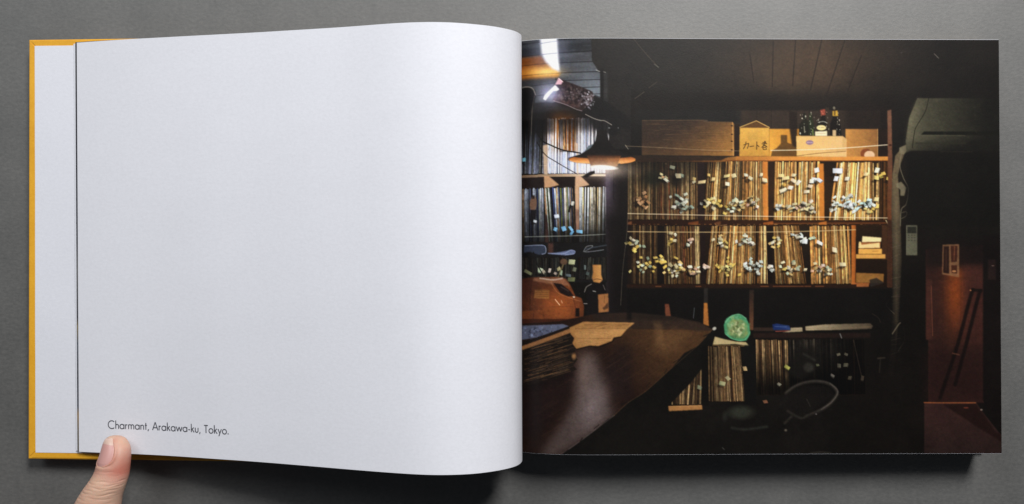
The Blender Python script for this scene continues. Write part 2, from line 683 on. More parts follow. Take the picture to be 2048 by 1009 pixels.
    def glow(s, cu, cv, su, sv, col, a=1.0, rot=0.0, mode='screen'):
        R = 3 * max(su, sv)
        b = s.box([cu - R, cu + R], [cv - R, cv + R])
        if b is None:
            return
        U, V = b[4], b[5]
        c, n = math.cos(math.radians(rot)), math.sin(math.radians(rot))
        X = (U - cu) * c + (V - cv) * n; Y = -(U - cu) * n + (V - cv) * c
        m = np.exp(-0.5 * ((X / su) ** 2 + (Y / sv) ** 2))
        s.comp(b, m * a, col, mode)

    def field(s, U, V, su, sv, seed):
        """smooth random field, cell size su x sv"""
        g = np.random.default_rng(seed).normal(size=(int(900 / sv) + 8, int(1060 / su) + 8))
        x = (np.asarray(U, float) - 1000) / su + 1; y = (np.asarray(V, float) - 60) / sv + 1
        x = np.clip(x, 0, g.shape[1] - 2.01); y = np.clip(y, 0, g.shape[0] - 2.01)
        xi, yi = np.broadcast_arrays(x.astype(int), y.astype(int))
        fx, fy = x - x.astype(int), y - y.astype(int)
        fx = fx * fx * (3 - 2 * fx); fy = fy * fy * (3 - 2 * fy)
        return (g[yi, xi] * (1 - fx) + g[yi, xi + 1] * fx) * (1 - fy) + (g[yi + 1, xi] * (1 - fx) + g[yi + 1, xi + 1] * fx) * fy

    def records(s, u0, u1, vt, vb, lean, pal, light, seed, wmin=1.3, wmax=4.2, gap=0.35, jag=2.5, lean1=None):
        """a row of record sleeves seen on edge, one spine at a time"""
        lean1 = lean if lean1 is None else lean1
        rng = np.random.default_rng(seed)
        pal = np.array(pal, float)
        s.poly([(u0 + lean, vt), (u1 + lean1, vt), (u1, vb), (u0, vb)], (20, 13, 9), 0.9, 0.5)
        x = u0
        run = 0.0
        while x < u1 - 0.5:
            w = min(u1 - x, rng.uniform(wmin, wmax) * (0.6 if rng.random() < 0.35 else 1.0))
            t = (x - u0) / (u1 - u0)
            if rng.random() < 0.2:
                run = rng.normal() * 1.3
            ln = lean + (lean1 - lean) * t + run + rng.normal() * 0.35
            c = pal[rng.integers(len(pal))] * rng.uniform(0.7, 1.15)
            if rng.random() < 0.07:
                c = c * 0.4
            tp = vt + rng.uniform(0, jag) - jag * 0.4
            b = s.box([x + min(0, ln), x + w + max(0, ln)], [tp, vb], 1.5)
            if b is None:
                x += w
                continue
            U, V = b[4], b[5]
            f = (vb - V) / (vb - vt)
            X = (U - x - ln * f)
            aa = 0.35
            m = np.clip(X / aa + 0.5, 0, 1) * np.clip((w - X) / aa + 0.5, 0, 1) * np.clip((V - tp) * 1.2, 0, 1) * np.clip((vb - rng.uniform(0, 1.6) - V) * 1.2, 0, 1)
            q = np.clip(X / w, 0, 1)
            sh = 0.72 + 0.42 * np.exp(-((q - rng.uniform(0.25, 0.6)) / 0.33) ** 2) - 0.35 * np.clip((q - 0.78) / 0.22, 0, 1)
            wear = 1 + 0.13 * s.field(U * 0 + x, V, 5, rng.uniform(3, 14), seed * 7 + int(x * 3)) + 0.06 * s.field(U, V, 1.2, 2.2, seed)
            L = light(U, V)
            L = L if np.ndim(L) == 2 else np.full((V.shape[0], U.shape[1]), float(L))
            s.comp(b, m, np.clip(c * (sh * wear * L)[..., None], 0, 255))
            x += w + (rng.uniform(0.15, 0.5) if rng.random() < 0.5 else rng.uniform(0, 0.12)) + (rng.uniform(0.5, 1.6) if rng.random() < gap * 0.3 else 0)

    def tags(s, cu, cv, n, su, sv, cols, seed, size=(5.0, 8.8), light=1.0, shadow=0.6):
        rng = np.random.default_rng(seed)
        for _ in range(n):
            u = cu + rng.normal() * su; v = cv + rng.normal() * sv
            s.tag1(u, v, rng.uniform(*size), rng.uniform(3.6, 5.6), rng.uniform(-65, 65), np.array(cols[rng.integers(len(cols))], float) * light * rng.uniform(0.8, 1.1), shadow)

    def tag1(s, u, v, w, h, ang, col, shadow=0.6):
        """a folded paper tab sticking out of the row: lit face, shaded turned face, shadow to the lower left"""
        rg = np.random.default_rng(int(u * 91 + v * 37))
        ang = ang * 0.8
        c, n = math.cos(math.radians(ang)), math.sin(math.radians(ang))
        col = np.clip(np.asarray(col, float), 0, 255)
        R_ = lambda q: [(u + x * c - y * n, v + x * n + y * c) for x, y in q]
        sk = rg.uniform(-0.18, 0.18) * h
        face = R_([(-w / 2 + sk, -h / 2), (w / 2 + sk, -h / 2 + rg.uniform(-0.5, 0.5)), (w / 2 - sk, h / 2), (-w / 2 - sk, h / 2 + rg.uniform(-0.5, 0.5))])
        L = rg.uniform(3, 8)
        s.poly([face[3], face[2], (face[2][0] - L, face[2][1] + L * 0.8), (face[3][0] - L, face[3][1] + L * 0.8)], (13, 9, 6), shadow, 1.1)
        side = rg.random()
        if side < 0.5:
            k = rg.uniform(1.0, 2.2)
            s.poly([face[1], face[2], (face[2][0] + k * 0.5, face[2][1] + k), (face[1][0] + k, face[1][1] + k * 0.9)], col * 0.55, 1.0, 0.25)
        elif side < 0.8:
            k = rg.uniform(1.2, 2.4)
            s.poly([face[3], face[2], (face[2][0] - k * 0.4, face[2][1] + k), (face[3][0] + k * 0.2, face[3][1] + k)], col * 0.5, 1.0, 0.25)
        us = [q[0] for q in face]
        g0 = rg.uniform(0.72, 0.9)
        s.poly(face, lambda U, V: col[None, None, :] * (g0 + (1.04 - g0) * np.clip((np.broadcast_to(U, (V.shape[0], U.shape[1])) - min(us)) / (max(us) - min(us) + 0.1), 0, 1))[..., None], 1.0, 0.3)

    def shards(s, n, cu, cv, su, sv, size, cols, a, seed, inside=None, soft=0.3):
        """small crumpled facets"""
        rg = np.random.default_rng(seed)
        for _ in range(n):
            u = cu + rg.normal() * su; v = cv + rg.normal() * sv
            if inside is not None and not inside(u, v):
                continue
            z = rg.uniform(*size); t0 = rg.uniform(0, 6.28)
            pts = [(u + z * math.cos(t0 + k * 2.1) * rg.uniform(0.4, 1), v + z * math.sin(t0 + k * 2.1) * rg.uniform(0.4, 1)) for k in range(3)]
            s.poly(pts, np.array(cols[rg.integers(len(cols))]) * rg.uniform(0.8, 1.15), rg.uniform(*a), soft)


def lerp(a, b, t):
    a = np.asarray(a, float); b = np.asarray(b, float)
    return a + (b - a) * np.clip(t, 0, 1)[..., None]


def hgrad(c0, c1, u0, u1):
    return lambda U, V: lerp(c0, c1, np.broadcast_to((U - u0) / (u1 - u0), (V.shape[0], U.shape[1])))


def vgrad(c0, c1, v0, v1):
    return lambda U, V: lerp(c0, c1, np.broadcast_to((V - v0) / (v1 - v0), (V.shape[0], U.shape[1])))


def paint():
    p = Print(1006, 72, 2012, 918)
    R = np.random.default_rng(3)
    # room darkness -------------------------------------------------
    p.rect(1000, 60, 2020, 930, vgrad((21, 18, 16), (14, 12, 10), 80, 600))
    p.glow(1330, 140, 180, 70, (12, 12, 11), 1)
    # ceiling boards
    p.glow(1625, 120, 105, 55, (46, 32, 20), 1)
    p.glow(1560, 150, 90, 40, (14, 10, 7), 1)
    for a, b in (((1643, 78), (1620, 180)), ((1690, 78), (1652, 192)), ((1722, 112), (1695, 182)), ((1590, 78), (1584, 172)), ((1498, 110), (1506, 165)), ((1545, 85), (1543, 175))):
        p.line([a, b], 2.2, (24, 17, 12), 0.75, 0.9)
        p.line([(a[0] + 2.6, a[1]), (b[0] + 2.2, b[1])], 1.2, (70, 54, 40), 0.35, 0.8)
    for k in range(60):
        u = R.uniform(1540, 1700); v = R.uniform(85, 175)
        p.line([(u, v), (u - R.uniform(0.5, 3), v + R.uniform(6, 18))], R.uniform(0.6, 1.6), (88, 66, 46), R.uniform(0.05, 0.16), 0.8)
    p.rect(1200, 188, 1790, 232, (20, 15, 12), 0.55, 9)
    # back wall behind the boxes
    p.rect(1470, 222, 1760, 300, (50, 39, 31), 0.9, 2)
    p.rect(1690, 205, 1790, 262, (24, 17, 14), 0.75, 8)
    for u in (1512, 1541, 1592, 1617, 1700):
        p.line([(u, 222), (u, 262)], 1.4, (26, 19, 15), 0.7)
    p.rect(1270, 222, 1480, 250, (26, 24, 22), 0.9, 3)
    # scratches on the print
    p.line([(1264, 79), (1290, 110), (1316, 138)], 1.2, (105, 90, 74), 0.55)
    p.line([(1307, 131), (1315, 137)], 1.5, (130, 125, 110), 0.6)
    p.line([(1268, 200), (1287, 186)], 1.4, (110, 100, 84), 0.55)
    p.line([(1296, 178), (1313, 166)], 1.2, (96, 84, 70), 0.55)
    p.line([(1868, 108), (1877, 117)], 1.4, (120, 112, 104), 0.7)
    p.line([(1801, 107), (1804, 105)], 1.0, (100, 95, 88), 0.6)
    # ---------------- left ceiling with the spotlight
    C = [(1000, 70), (1181, 76), (1183, 125), (1199, 150), (1200, 196), (1182, 190), (1100, 208), (1000, 214)]
    p.poly(C, lambda U, V: lerp((44, 44, 47), (84, 87, 92), np.broadcast_to((U - 1060) / 130 * 0.75 + (V - 150) / 120, (V.shape[0], U.shape[1]))))
    p.glow(1190, 185, 30, 26, (44, 50, 58), 0.9)
    p.rect(1000, 84, 1075, 112, (22, 24, 28), 0.55, 7)
    p.rect(1135, 78, 1185, 106, (20, 22, 26), 0.6, 6)
    PL = (((1000, 90), (1181, 78.5), 1.8), ((1000, 114.5), (1182, 105.0), 1.9), ((1000, 131.5), (1184, 126.2), 1.3), ((1000, 151), (1196, 146.2), 1.6), ((1126, 163.5), (1200, 162), 1.3), ((1160, 178), (1200, 176.5), 1.3), ((1180, 191), (1200, 190), 1.2), ((1043, 174), (1110, 168), 1.0), ((1075, 192), (1110, 190), 1.0))
    for k, (a, b, w) in enumerate(PL):
        p.poly([(a[0], a[1] + 1), (b[0], b[1] + 1), (b[0], b[1] + 9), (a[0], a[1] + 9)], (118, 124, 132), 0.16, 2.5)
        p.line([a, b], w, (15, 14, 16), 0.9, 0.6)
    p.poly([(1000, 116), (1082, 113), (1120, 149), (1116, 157), (1000, 158)], lambda U, V: lerp((112, 54, 12), (240, 152, 48), np.exp(-((np.broadcast_to(V, (V.shape[0], U.shape[1])) - 145) / 12.0) ** 2) * np.clip((U - 1010) / 60, 0.3, 1)), 0.9, 3.0)
    for (a, b) in (((1000, 131.5), (1110, 128.2)), ((1000, 151), (1118, 148.5))):
        p.line([a, b], 1.3, (52, 24, 8), 0.8, 0.6)
    p.glow(1095, 146, 22, 7, (255, 190, 90), 0.6)
    p.poly([(1079, 70), (1113, 70), (1115, 100), (1119, 146), (1104, 139), (1090, 124), (1083, 108)], (246, 246, 255), 0.95, 3.0)
    p.poly([(1084, 70), (1111, 70), (1114, 120), (1117, 142), (1100, 128), (1088, 105)], (255, 255, 255), 1.0, 1.5)
    p.glow(1100, 105, 24, 32, (120, 130, 170), 0.5)
    for (a, b) in (((1078, 88.5), (1113, 84.5)), ((1080, 110.5), (1113, 108.5))):
        p.line([a, b], 1.4, (120, 124, 150), 0.7, 0.6)
    for k in range(40):
        u = R.uniform(1120, 1190); v = R.uniform(82, 190)
        p.line([(u, v), (u + R.uniform(6, 22), v - R.uniform(0.2, 1.0))], 0.8, (150, 155, 160), R.uniform(0.05, 0.2), 0.7)
    p.poly([(1181, 70), (1260, 70), (1260, 300), (1199, 300), (1199, 150), (1184, 125)], (31, 28, 26), 1.0, 0.8)
    p.poly([(1206, 150), (1214, 150), (1214, 208), (1206, 205)], (52, 52, 52), 0.6, 1.5)
    for v in (161, 176, 190, 200):
        p.line([(1206, v + 1), (1214, v)], 1.0, (26, 24, 24), 0.7)
    p.line([(1191, 143), (1198, 146)], 1.4, (170, 170, 165), 0.9); p.line([(1204, 146), (1210, 148)], 1.4, (150, 150, 140), 0.8)
    # dark area beneath the ceiling edge
    p.poly([(1000, 212), (1095, 205), (1160, 224), (1185, 192), (1215, 208), (1260, 240), (1260, 262), (1180, 246), (1000, 246)], (22, 20, 20), 1.0, 2)
    p.poly([(1000, 205), (1072, 206), (1110, 208), (1150, 222), (1000, 228)], (50, 49, 52), 0.5, 4)
    # ---------------- upper left records in white light
    cool = [(214, 222, 246), (180, 190, 220), (150, 165, 200), (236, 240, 252), (120, 120, 132), (200, 196, 200), (90, 96, 120), (226, 214, 214)]

    def Lup(U, V):
        U, V = np.broadcast_arrays(U, V)
        l = 0.42 + 0.8 / (1 + np.exp(-(U - 1092) / 4.5))
        return l * np.clip((V - 232) / 66 + 0.28, 0.1, 1.15) * np.where(U < 1092, np.clip((V - 225) / 75, 0.35, 1.6), 1)
    p.records(1000, 1090, 240, 349, 3, [(150, 155, 170), (96, 100, 112), (70, 70, 78), (180, 190, 224), (110, 112, 104)], Lup, 21, 1.2, 3.6)
    p.records(1094, 1216, 238, 349, 1, cool, Lup, 22, 1.1, 3.2)
    p.glow(1130, 268, 17, 20, (176, 84, 8), 0.9)
    p.glow(1112, 272, 10, 22, (160, 80, 20), 0.6)
    p.records(1118, 1152, 240, 305, 1, [(226, 130, 40), (180, 96, 26), (240, 190, 140), (120, 62, 22), (230, 216, 220)], lambda U, V: np.broadcast_to(np.clip((V - 230) / 62, 0.25, 1.0), (V.shape[0], U.shape[1])), 23, 1.0, 2.8)
    p.rect(1096, 306, 1200, 350, (214, 220, 250), 0.5, 6)
    p.rect(1150, 270, 1185, 310, (190, 196, 220), 0.35, 8)
    p.rect(1060, 238, 1110, 268, (14, 13, 14), 0.6, 6); p.rect(1150, 238, 1200, 262, (14, 13, 14), 0.55, 8)
    p.poly([(1086, 292), (1095, 290), (1095, 352), (1088, 352)], (196, 168, 140), 0.95, 0.7)
    p.poly([(1151, 288), (1155, 288), (1156, 350), (1152, 350)], (224, 196, 170), 0.9, 0.6)
    # cables
    p.line([(1072, 262), (1084, 282), (1102, 292), (1126, 302), (1160, 308)], 2.6, (16, 14, 14), 1)
    p.line([(1073, 284), (1090, 310), (1110, 324), (1140, 342), (1164, 355)], 1.5, (22, 18, 18), 1)
    p.line([(1066, 194), (1064, 230), (1061, 290)], 1.6, (92, 88, 80), 0.5)
    p.poly([(1000, 172), (1058, 172), (1069, 180), (1072, 192), (1066, 214), (1056, 230), (1000, 236)], (20, 19, 20), 1.0, 2)
    p.line([(1040, 174), (1056, 173), (1066, 178), (1071, 190)], 2.2, (160, 150, 140), 0.7, 0.8)
    p.line([(1069, 192), (1064, 222), (1063, 270)], 1.3, (88, 80, 72), 0.6)
    # ---------------- shelf and second row at left
    p.rect(1000, 354, 1212, 376, (30, 22, 20))
    p.poly([(1000, 351), (1090, 349.5), (1212, 350), (1212, 354), (1090, 354.5), (1000, 356)], hgrad((120, 96, 74), (214, 184, 150), 1050, 1170))
    p.poly([(1088, 353), (1097, 353), (1118, 371), (1098, 376), (1098, 432), (1092, 436), (1089, 400)], (190, 146, 108), 1, 0.7)
    p.poly([(1150, 353), (1160, 353), (1178, 371), (1158, 376), (1157, 470), (1152, 472), (1149, 380)], (200, 160, 126), 1, 0.7)
    p.poly([(1150, 420), (1158, 420), (1157, 474), (1151, 474)], (100, 70, 62), 0.7, 3)
    p.rect(1090, 430, 1098, 486, (54, 36, 32), 0.9, 2)

    def Llow(U, V):
        U, V = np.broadcast_arrays(U, V)
        return np.clip(1.3 - (V - 375) / 102, 0.2, 1.2) * np.clip(0.66 + (U - 1043) / 170, 0.5, 1.15)
    mixc = [(206, 214, 236), (240, 244, 255), (120, 140, 190), (66, 78, 130), (226, 220, 206), (150, 120, 90), (40, 40, 50), (190, 198, 190), (96, 104, 60), (170, 180, 200)]
    p.records(1000, 1088, 377, 486, -3, mixc, Llow, 31, 1.4, 4.2)
    p.records(1098, 1150, 376, 486, -8, mixc + [(190, 150, 110), (200, 170, 130)], Llow, 32, 1.3, 4.0, lean1=-3)
    p.records(1158, 1211, 375, 486, 0, [(246, 246, 246), (236, 230, 214), (226, 206, 170), (214, 220, 224), (200, 176, 130), (140, 130, 110)], Llow, 33, 1.6, 4.6)
    p.rect(1124, 376, 1140, 440, (238, 244, 255), 0.20, 3)
    p.rect(1100, 462, 1215, 490, (14, 14, 14), 0.45, 6)
    # microphone-like brown shape
    p.ell(1066.5, 408, 7, 15, (112, 84, 66), 1, 4, 1.2); p.rect(1064, 391, 1069, 398, (40, 30, 26), 1, 1)
    p.poly([(1061, 420), (1073, 420), (1071, 440), (1064, 452), (1060, 440)], (22, 20, 22), 1, 1)
    for (u, v, w, h, a_, c) in ((1113, 433, 9, 6, -5, (222, 228, 244)), (1110, 459, 6, 7, 25, (132, 190, 226)), (1127, 458, 8, 9, -20, (120, 176, 214)), (1141, 458, 5, 10, -25, (140, 196, 236)), (1143, 466, 5, 8, 20, (110, 168, 210)), (1158, 464, 12, 6, 8, (128, 184, 220)), (1144, 408, 5, 8, 0, (210, 210, 196)), (1070, 443, 6, 5, 20, (214, 222, 230)), (1048, 319, 6, 7, 0, (110, 170, 190))):
        p.tag1(u, v, w, h, a_, np.array(c, float))
    p.line([(1140, 412), (1137, 424)], 4, (16, 14, 14), 0.9)
    p.line([(1050, 474), (1110, 473), (1165, 471.5), (1213, 469)], 1.2, (166, 170, 160), 0.8)
    p.line([(1213, 469), (1214, 500), (1213, 575)], 1.2, (120, 122, 118), 0.7)
    p.line([(1078, 332), (1150, 333)], 0.9, (230, 220, 210), 0.4)
    # black post between the shelves
    p.rect(1210, 340, 1254, 640, hgrad((44, 37, 42), (22, 18, 17), 1212, 1240), 1, 1)
    p.rect(1210, 430, 1256, 640, (15, 12, 11), 0.8, 14)
    p.glow(1214, 372, 8, 26, (48, 42, 54), 0.9)
    p.line([(1226, 342), (1226, 400)], 1, (14, 10, 12), 0.8)
    # lower left: dark shelf with plastic bags and flowers
    p.rect(1000, 486, 1212, 565, (19, 18, 18), 1, 1)
    p.records(1000, 1212, 515, 560, 0, [(60, 60, 54), (34, 34, 32), (46, 42, 36)], lambda U, V: 0.75, 35, 1.5, 4)
    p.rect(1096, 487, 1106, 508, (70, 46, 40), 0.9, 1.5)
    p.poly([(1048, 492), (1086, 490), (1092, 496), (1091, 508), (1078, 510), (1060, 504), (1048, 506)], (48, 54, 70), 1, 1.2)
    p.line([(1050, 492), (1084, 491), (1091, 496), (1091, 506), (1084, 509)], 1.4, (150, 160, 186), 0.8)
    p.poly([(1094, 508), (1124, 504), (1142, 500), (1150, 503), (1147, 509), (1130, 511)], (96, 106, 136), 1, 1)
    p.line([(1096, 507), (1126, 508), (1140, 501), (1149, 503), (1146, 508), (1130, 510)], 1.3, (150, 160, 190), 0.8)
    p.line([(1166, 504), (1172, 494), (1184, 492), (1180, 497), (1168, 504), (1186, 503), (1206, 500)], 1.3, (150, 154, 158), 0.7)
    p.line([(1170, 498), (1211, 491)], 2.5, (60, 66, 74), 0.7)
    for (u, v, w, h, a_, c) in ((1056, 545, 15, 6, 35, (110, 112, 80)), (1081, 541, 10, 9, 20, (186, 198, 166)), (1086, 544, 6, 7, 60, (170, 160, 140)), (1099, 541, 5, 8, 10, (206, 190, 178)), (1110, 547, 5, 5, 20, (170, 150, 140)), (1117, 538, 7, 6, -50, (176, 166, 120)), (1121, 545, 5, 10, 25, (160, 180, 150)), (1143, 524, 12, 9, 4, (178, 180, 140)), (1148, 539, 6, 8, 20, (110, 112, 92)), (1136, 551, 10, 5, 10, (96, 106, 110)), (1169, 535, 4, 9, 10, (92, 104, 100)), (1174, 547, 6, 6, 30, (70, 80, 76)), (1142, 559, 14, 8, 0, (98, 102, 70))):
        p.tag1(u, v, w, h, a_, np.array(c, float))
    p.ell(1127, 524, 7, 6, (86, 64, 48), 1, 0, 1); p.line([(1126, 530), (1119, 546), (1114, 560)], 2.2, (110, 96, 60), 0.8)
    p.line([(1067, 505), (1075, 530), (1088, 552), (1098, 562)], 2.0, (16, 14, 14), 1)
    # ---------------- orange appliance
    body = [(1000, 566), (1044, 559), (1062, 555), (1112, 554), (1132, 558), (1141, 572), (1150, 592), (1162, 596), (1167, 612), (1166, 634), (1150, 640), (1144, 648), (1000, 650)]
    p.poly(body, lambda U, V: lerp((58, 30, 19), (142, 74, 36), np.exp(-(((np.broadcast_to(U, (V.shape[0], U.shape[1])) - 1120) / 46) ** 2 + ((V - 610) / 46) ** 2))), 1, 0.8)
    p.poly([(1000, 566), (1044, 560), (1063, 560), (1062, 580), (1056, 600), (1000, 610)], (58, 30, 22), 0.85, 2.5)
    p.poly([(1068, 556), (1126, 555), (1140, 572), (1110, 570), (1066, 562)], (140, 96, 70), 0.7, 2)
    p.line([(1080, 557), (1105, 560), (1124, 557)], 2.2, (206, 186, 170), 0.75, 1)
    p.poly([(1106, 566), (1122, 568), (1140, 582), (1147, 592), (1136, 593), (1120, 586)], (26, 17, 16), 1, 1)
    p.line([(1122, 574), (1136, 582)], 2, (72, 56, 52), 0.8, 1)
    p.poly([(1070, 580), (1098, 580), (1098, 598), (1068, 597)], (162, 112, 56), 0.55, 0.8)
    for v in (581, 585, 589, 593):
        p.line([(1071 + R.uniform(0, 3), v), (1096, v)], 1.0, (66, 36, 18), 0.6)
    p.line([(1110, 599), (1119, 610)], 1.4, (255, 205, 160), 0.9); p.line([(1122, 601), (1124, 606)], 1.2, (255, 205, 160), 0.7); p.ell(1147, 594, 2, 1.4, (220, 200, 180), 1)
    p.rect(1150, 616, 1158, 633, (20, 13, 11), 1, 0.8)
    p.line([(1064, 562), (1060, 600), (1062, 638)], 1.2, (40, 20, 14), 0.7, 0.8); p.line([(1102, 566), (1116, 586), (1146, 598), (1160, 602)], 1.0, (206, 140, 96), 0.45, 0.8)
    p.line([(1146, 596), (1150, 616), (1149, 636)], 1.2, (70, 34, 20), 0.8, 0.8); p.line([(1050, 616), (1146, 612)], 0.9, (84, 42, 24), 0.6, 0.7)
    for k in range(90):
        u = R.uniform(1046, 1160); v = R.uniform(562, 638)
        p.ell(u, v, R.uniform(0.6, 2.5), R.uniform(0.5, 1.6), (186, 120, 72) if R.random() < 0.4 else (36, 18, 12), R.uniform(0.05, 0.22), R.uniform(0, 90), 0.8)
    p.poly([(1044, 624), (1084, 620), (1086, 638), (1044, 640)], (128, 66, 32), 0.5, 1)
    p.line([(1068, 622), (1066, 640)], 1.2, (66, 32, 18), 0.8)
    p.poly([(1000, 640), (1150, 637), (1146, 650), (1000, 652)], (54, 26, 16), 0.9, 1)
    # bottle
    p.poly([(1178, 570), (1186, 562), (1202, 562), (1211, 574), (1213, 628), (1172, 630), (1172, 582)], (17, 14, 14), 1, 0.8)
    p.poly([(1184, 530), (1201, 530), (1201, 549), (1204, 560), (1198, 566), (1186, 564), (1183, 556), (1185, 546)], hgrad((150, 102, 54), (196, 140, 78), 1184, 1203), 1, 0.6)
    p.line([(1186, 560), (1193, 558), (1202, 560)], 1.2, (60, 40, 26), 0.9)
    p.line([(1168, 584), (1172, 574), (1182, 568)], 1.2, (176, 168, 160), 0.7); p.line([(1185, 582), (1190, 583)], 1.5, (200, 196, 190), 0.7); p.line([(1205, 570), (1209, 580)], 1.2, (150, 140, 130), 0.6)
    p.poly([(1195, 589), (1215, 587), (1216, 623), (1196, 625)], (146, 96, 56), 1, 0.6)
    p.poly([(1204, 616), (1215, 604), (1215, 616), (1206, 620)], (56, 36, 24), 0.8, 0.7); p.line([(1208, 592), (1207, 604)], 1.4, (80, 48, 30), 0.6)
    p.line([(1167, 607), (1173, 607)], 1.4, (190, 180, 170), 0.7)
    # ---------------- counter
    top_ = [(1000, 652), (1120, 642), (1180, 629), (1262, 625), (1345, 633), (1400, 646), (1424, 660), (1396, 690), (1340, 738), (1290, 782), (1255, 805), (1227, 830), (1190, 858), (1150, 888), (1112, 914), (1000, 914)]
    p.poly(top_, lambda U, V: lerp((30, 18, 14), (68, 45, 27), np.broadcast_to((U - 1190) / 150 * 1.1 - (V - 690) / 190, (V.shape[0], U.shape[1]))), 1, 0.7)
    p.poly([(1180, 628), (1262, 624), (1345, 632), (1400, 645), (1424, 660), (1262, 657), (1190, 640)], (36, 27, 23), 0.8, 2)
    p.line([(1262, 626), (1300, 629), (1345, 634)], 2.0, (96, 86, 66), 0.45, 1)
    p.line([(1265, 657), (1418, 659)], 1.5, (36, 24, 18), 0.7, 1)
    p.poly([(1305, 640), (1322, 640), (1326, 690), (1310, 690)], (132, 98, 62), 0.35, 4)
    p.poly([(1340, 655), (1395, 662), (1330, 712), (1300, 700)], (112, 80, 50), 0.35, 8)
    p.poly([(1232, 690), (1262, 690), (1262, 800), (1225, 790), (1210, 740)], (26, 18, 18), 0.55, 8)
    p.poly([(1000, 740), (1150, 730), (1140, 790), (1090, 860), (1000, 900)], (24, 15, 15), 0.7, 12)
    for k in range(60):
        u = R.uniform(1270, 1400); v = R.uniform(665, 760)
        p.line([(u, v), (u + R.uniform(5, 16), v - R.uniform(2, 8))], 1.0, (120, 88, 56), R.uniform(0.03, 0.13), 0.9)
    for k in range(240):
        u = R.uniform(1060, 1390); v = R.uniform(660, 890); L = R.uniform(10, 46)
        if v < 660 + (1424 - u) * 0.78 and not (u < 1160 and v < 760):
            p.line([(u, v), (u + L, v - L * 0.62)], R.uniform(0.7, 1.6), (128, 92, 60) if R.random() < 0.55 else (18, 11, 8), R.uniform(0.03, 0.12), 0.9)
    # soft reflection of the light
    p.poly([(1160, 712), (1190, 705), (1206, 760), (1216, 806), (1228, 828), (1200, 850), (1150, 888), (1112, 914), (1075, 914), (1120, 850), (1148, 800), (1152, 750)], (116, 104, 102), 0.46, 13)
    p.glow(1186, 812, 21, 36, (92, 84, 88), 0.5, 18)
    p.glow(1168, 735, 13, 34, (60, 48, 42), 0.6)
    # front edge of the counter and the dark below
    edge = [(1424, 659), (1396, 690), (1384, 697), (1366, 706), (1340, 738), (1290, 782), (1255, 803), (1227, 830), (1215, 836), (1190, 858), (1150, 888), (1110, 916), (1600, 916), (1600, 800), (1424, 740)]
    p.poly(edge, (16, 14, 12), 1, 0.8)
    p.line([(1422, 660), (1396, 689), (1340, 737), (1290, 781), (1255, 803.5), (1227, 829)], 1.3, (112, 82, 52), 0.4, 0.8); p.line([(1227, 829), (1190, 857), (1150, 887), (1114, 912)], 1.2, (140, 126, 122), 0.35, 0.8)
    for k in range(10):
        t = R.uniform(0, 1); u = 1424 - t * 300; v = 662 + t * 245
        p.line([(u, v), (u - R.uniform(4, 12), v + R.uniform(3, 9))], R.uniform(1, 2.4), (20, 15, 13), 0.8, 0.8)
    # plastic sleeve, record stack, newspaper
    p.poly([(1000, 655), (1126, 648), (1138, 652), (1080, 674), (1000, 690)], (84, 88, 108), 1, 1)
    p.shards(200, 1070, 664, 26, 9, (1.2, 5), [(40, 44, 58), (110, 120, 150), (160, 174, 212), (24, 24, 32), (70, 76, 98)], (0.25, 0.75), 213, lambda u, v: 652 < v < 690 - (u - 1040) * 0.36, 0.8)
    p.poly([(1000, 708), (1044, 686), (1140, 651), (1149, 664), (1144, 680), (1152, 694), (1147, 706), (1154, 718), (1146, 730), (1153, 738), (1120, 752), (1000, 800)], (24, 18, 15), 1, 0.8)
    p.poly([(1000, 712), (1044, 694), (1138, 657), (1146, 660), (1140, 665), (1044, 702), (1000, 720)], (150, 102, 62), 0.9, 0.9)
    for k in range(230):
        t = R.uniform(0, 1); v0 = R.uniform(700, 776)
        u = R.uniform(1046, 1120); L = R.uniform(8, 40)
        v = v0 - (u - 1044) * 0.34
        if v > 668 + (1150 - u) * 0.22:
            p.line([(u, v), (u + L, v - L * 0.33)], R.uniform(0.5, 1.3), (112, 80, 52) if R.random() < 0.5 else ((62, 52, 44) if R.random() < 0.6 else (10, 7, 6)), R.uniform(0.2, 0.7), 0.5)
    p.ell(1147, 712, 4, 6, (150, 106, 66), 0.8, 0, 2)
    p.poly([(1000, 780), (1150, 742), (1146, 752), (1000, 810)], (20, 13, 12), 0.6, 4)
    p.poly([(1138, 655), (1166, 643), (1268, 645), (1254, 656), (1240, 672), (1226, 674), (1222, 681), (1196, 691), (1178, 690), (1152, 697), (1144, 686), (1148, 676), (1141, 668)], hgrad((146, 102, 58), (178, 130, 78), 1140, 1220), 1, 0.6)
    p.poly([(1141, 655), (1166, 644), (1266, 646), (1254, 656)], (150, 106, 60), 0.75, 0.8)
    for (a, b) in (((1168, 649), (1206, 649)), ((1190, 653), (1212, 648)), ((1236, 650), (1256, 649)), ((1150, 657), (1250, 657)), ((1155, 676), (1220, 676))):
        p.line([a, b], 1.3, (96, 64, 36), 0.6, 0.6)
    for k in range(120):
        v = 660 + 2.2 * int(R.uniform(0, 13)); u = R.uniform(1152, 1222)
        if u + v < 1910:
            p.line([(u, v), (u + R.uniform(3, 14), v - 0.3)], 0.7, (104, 70, 38), R.uniform(0.1, 0.4))
    for k in range(40):
        v = 645.5 + 2.0 * int(R.uniform(0, 6)); u = R.uniform(1160, 1240)
        p.line([(u, v), (u + R.uniform(4, 12), v)], 0.8, (84, 56, 32), R.uniform(0.15, 0.55))
    p.poly([(1150, 662), (1195, 660), (1190, 690), (1154, 692)], (206, 158, 100), 0.25, 4)
    p.line([(1152, 698), (1178, 692), (1196, 693), (1222, 683), (1228, 676), (1242, 673)], 2.0, (18, 11, 8), 0.9, 0.8)
    # ---------------- right-hand shelves ----------------
    p.rect(1254, 318, 1778, 578, (24, 16, 11))

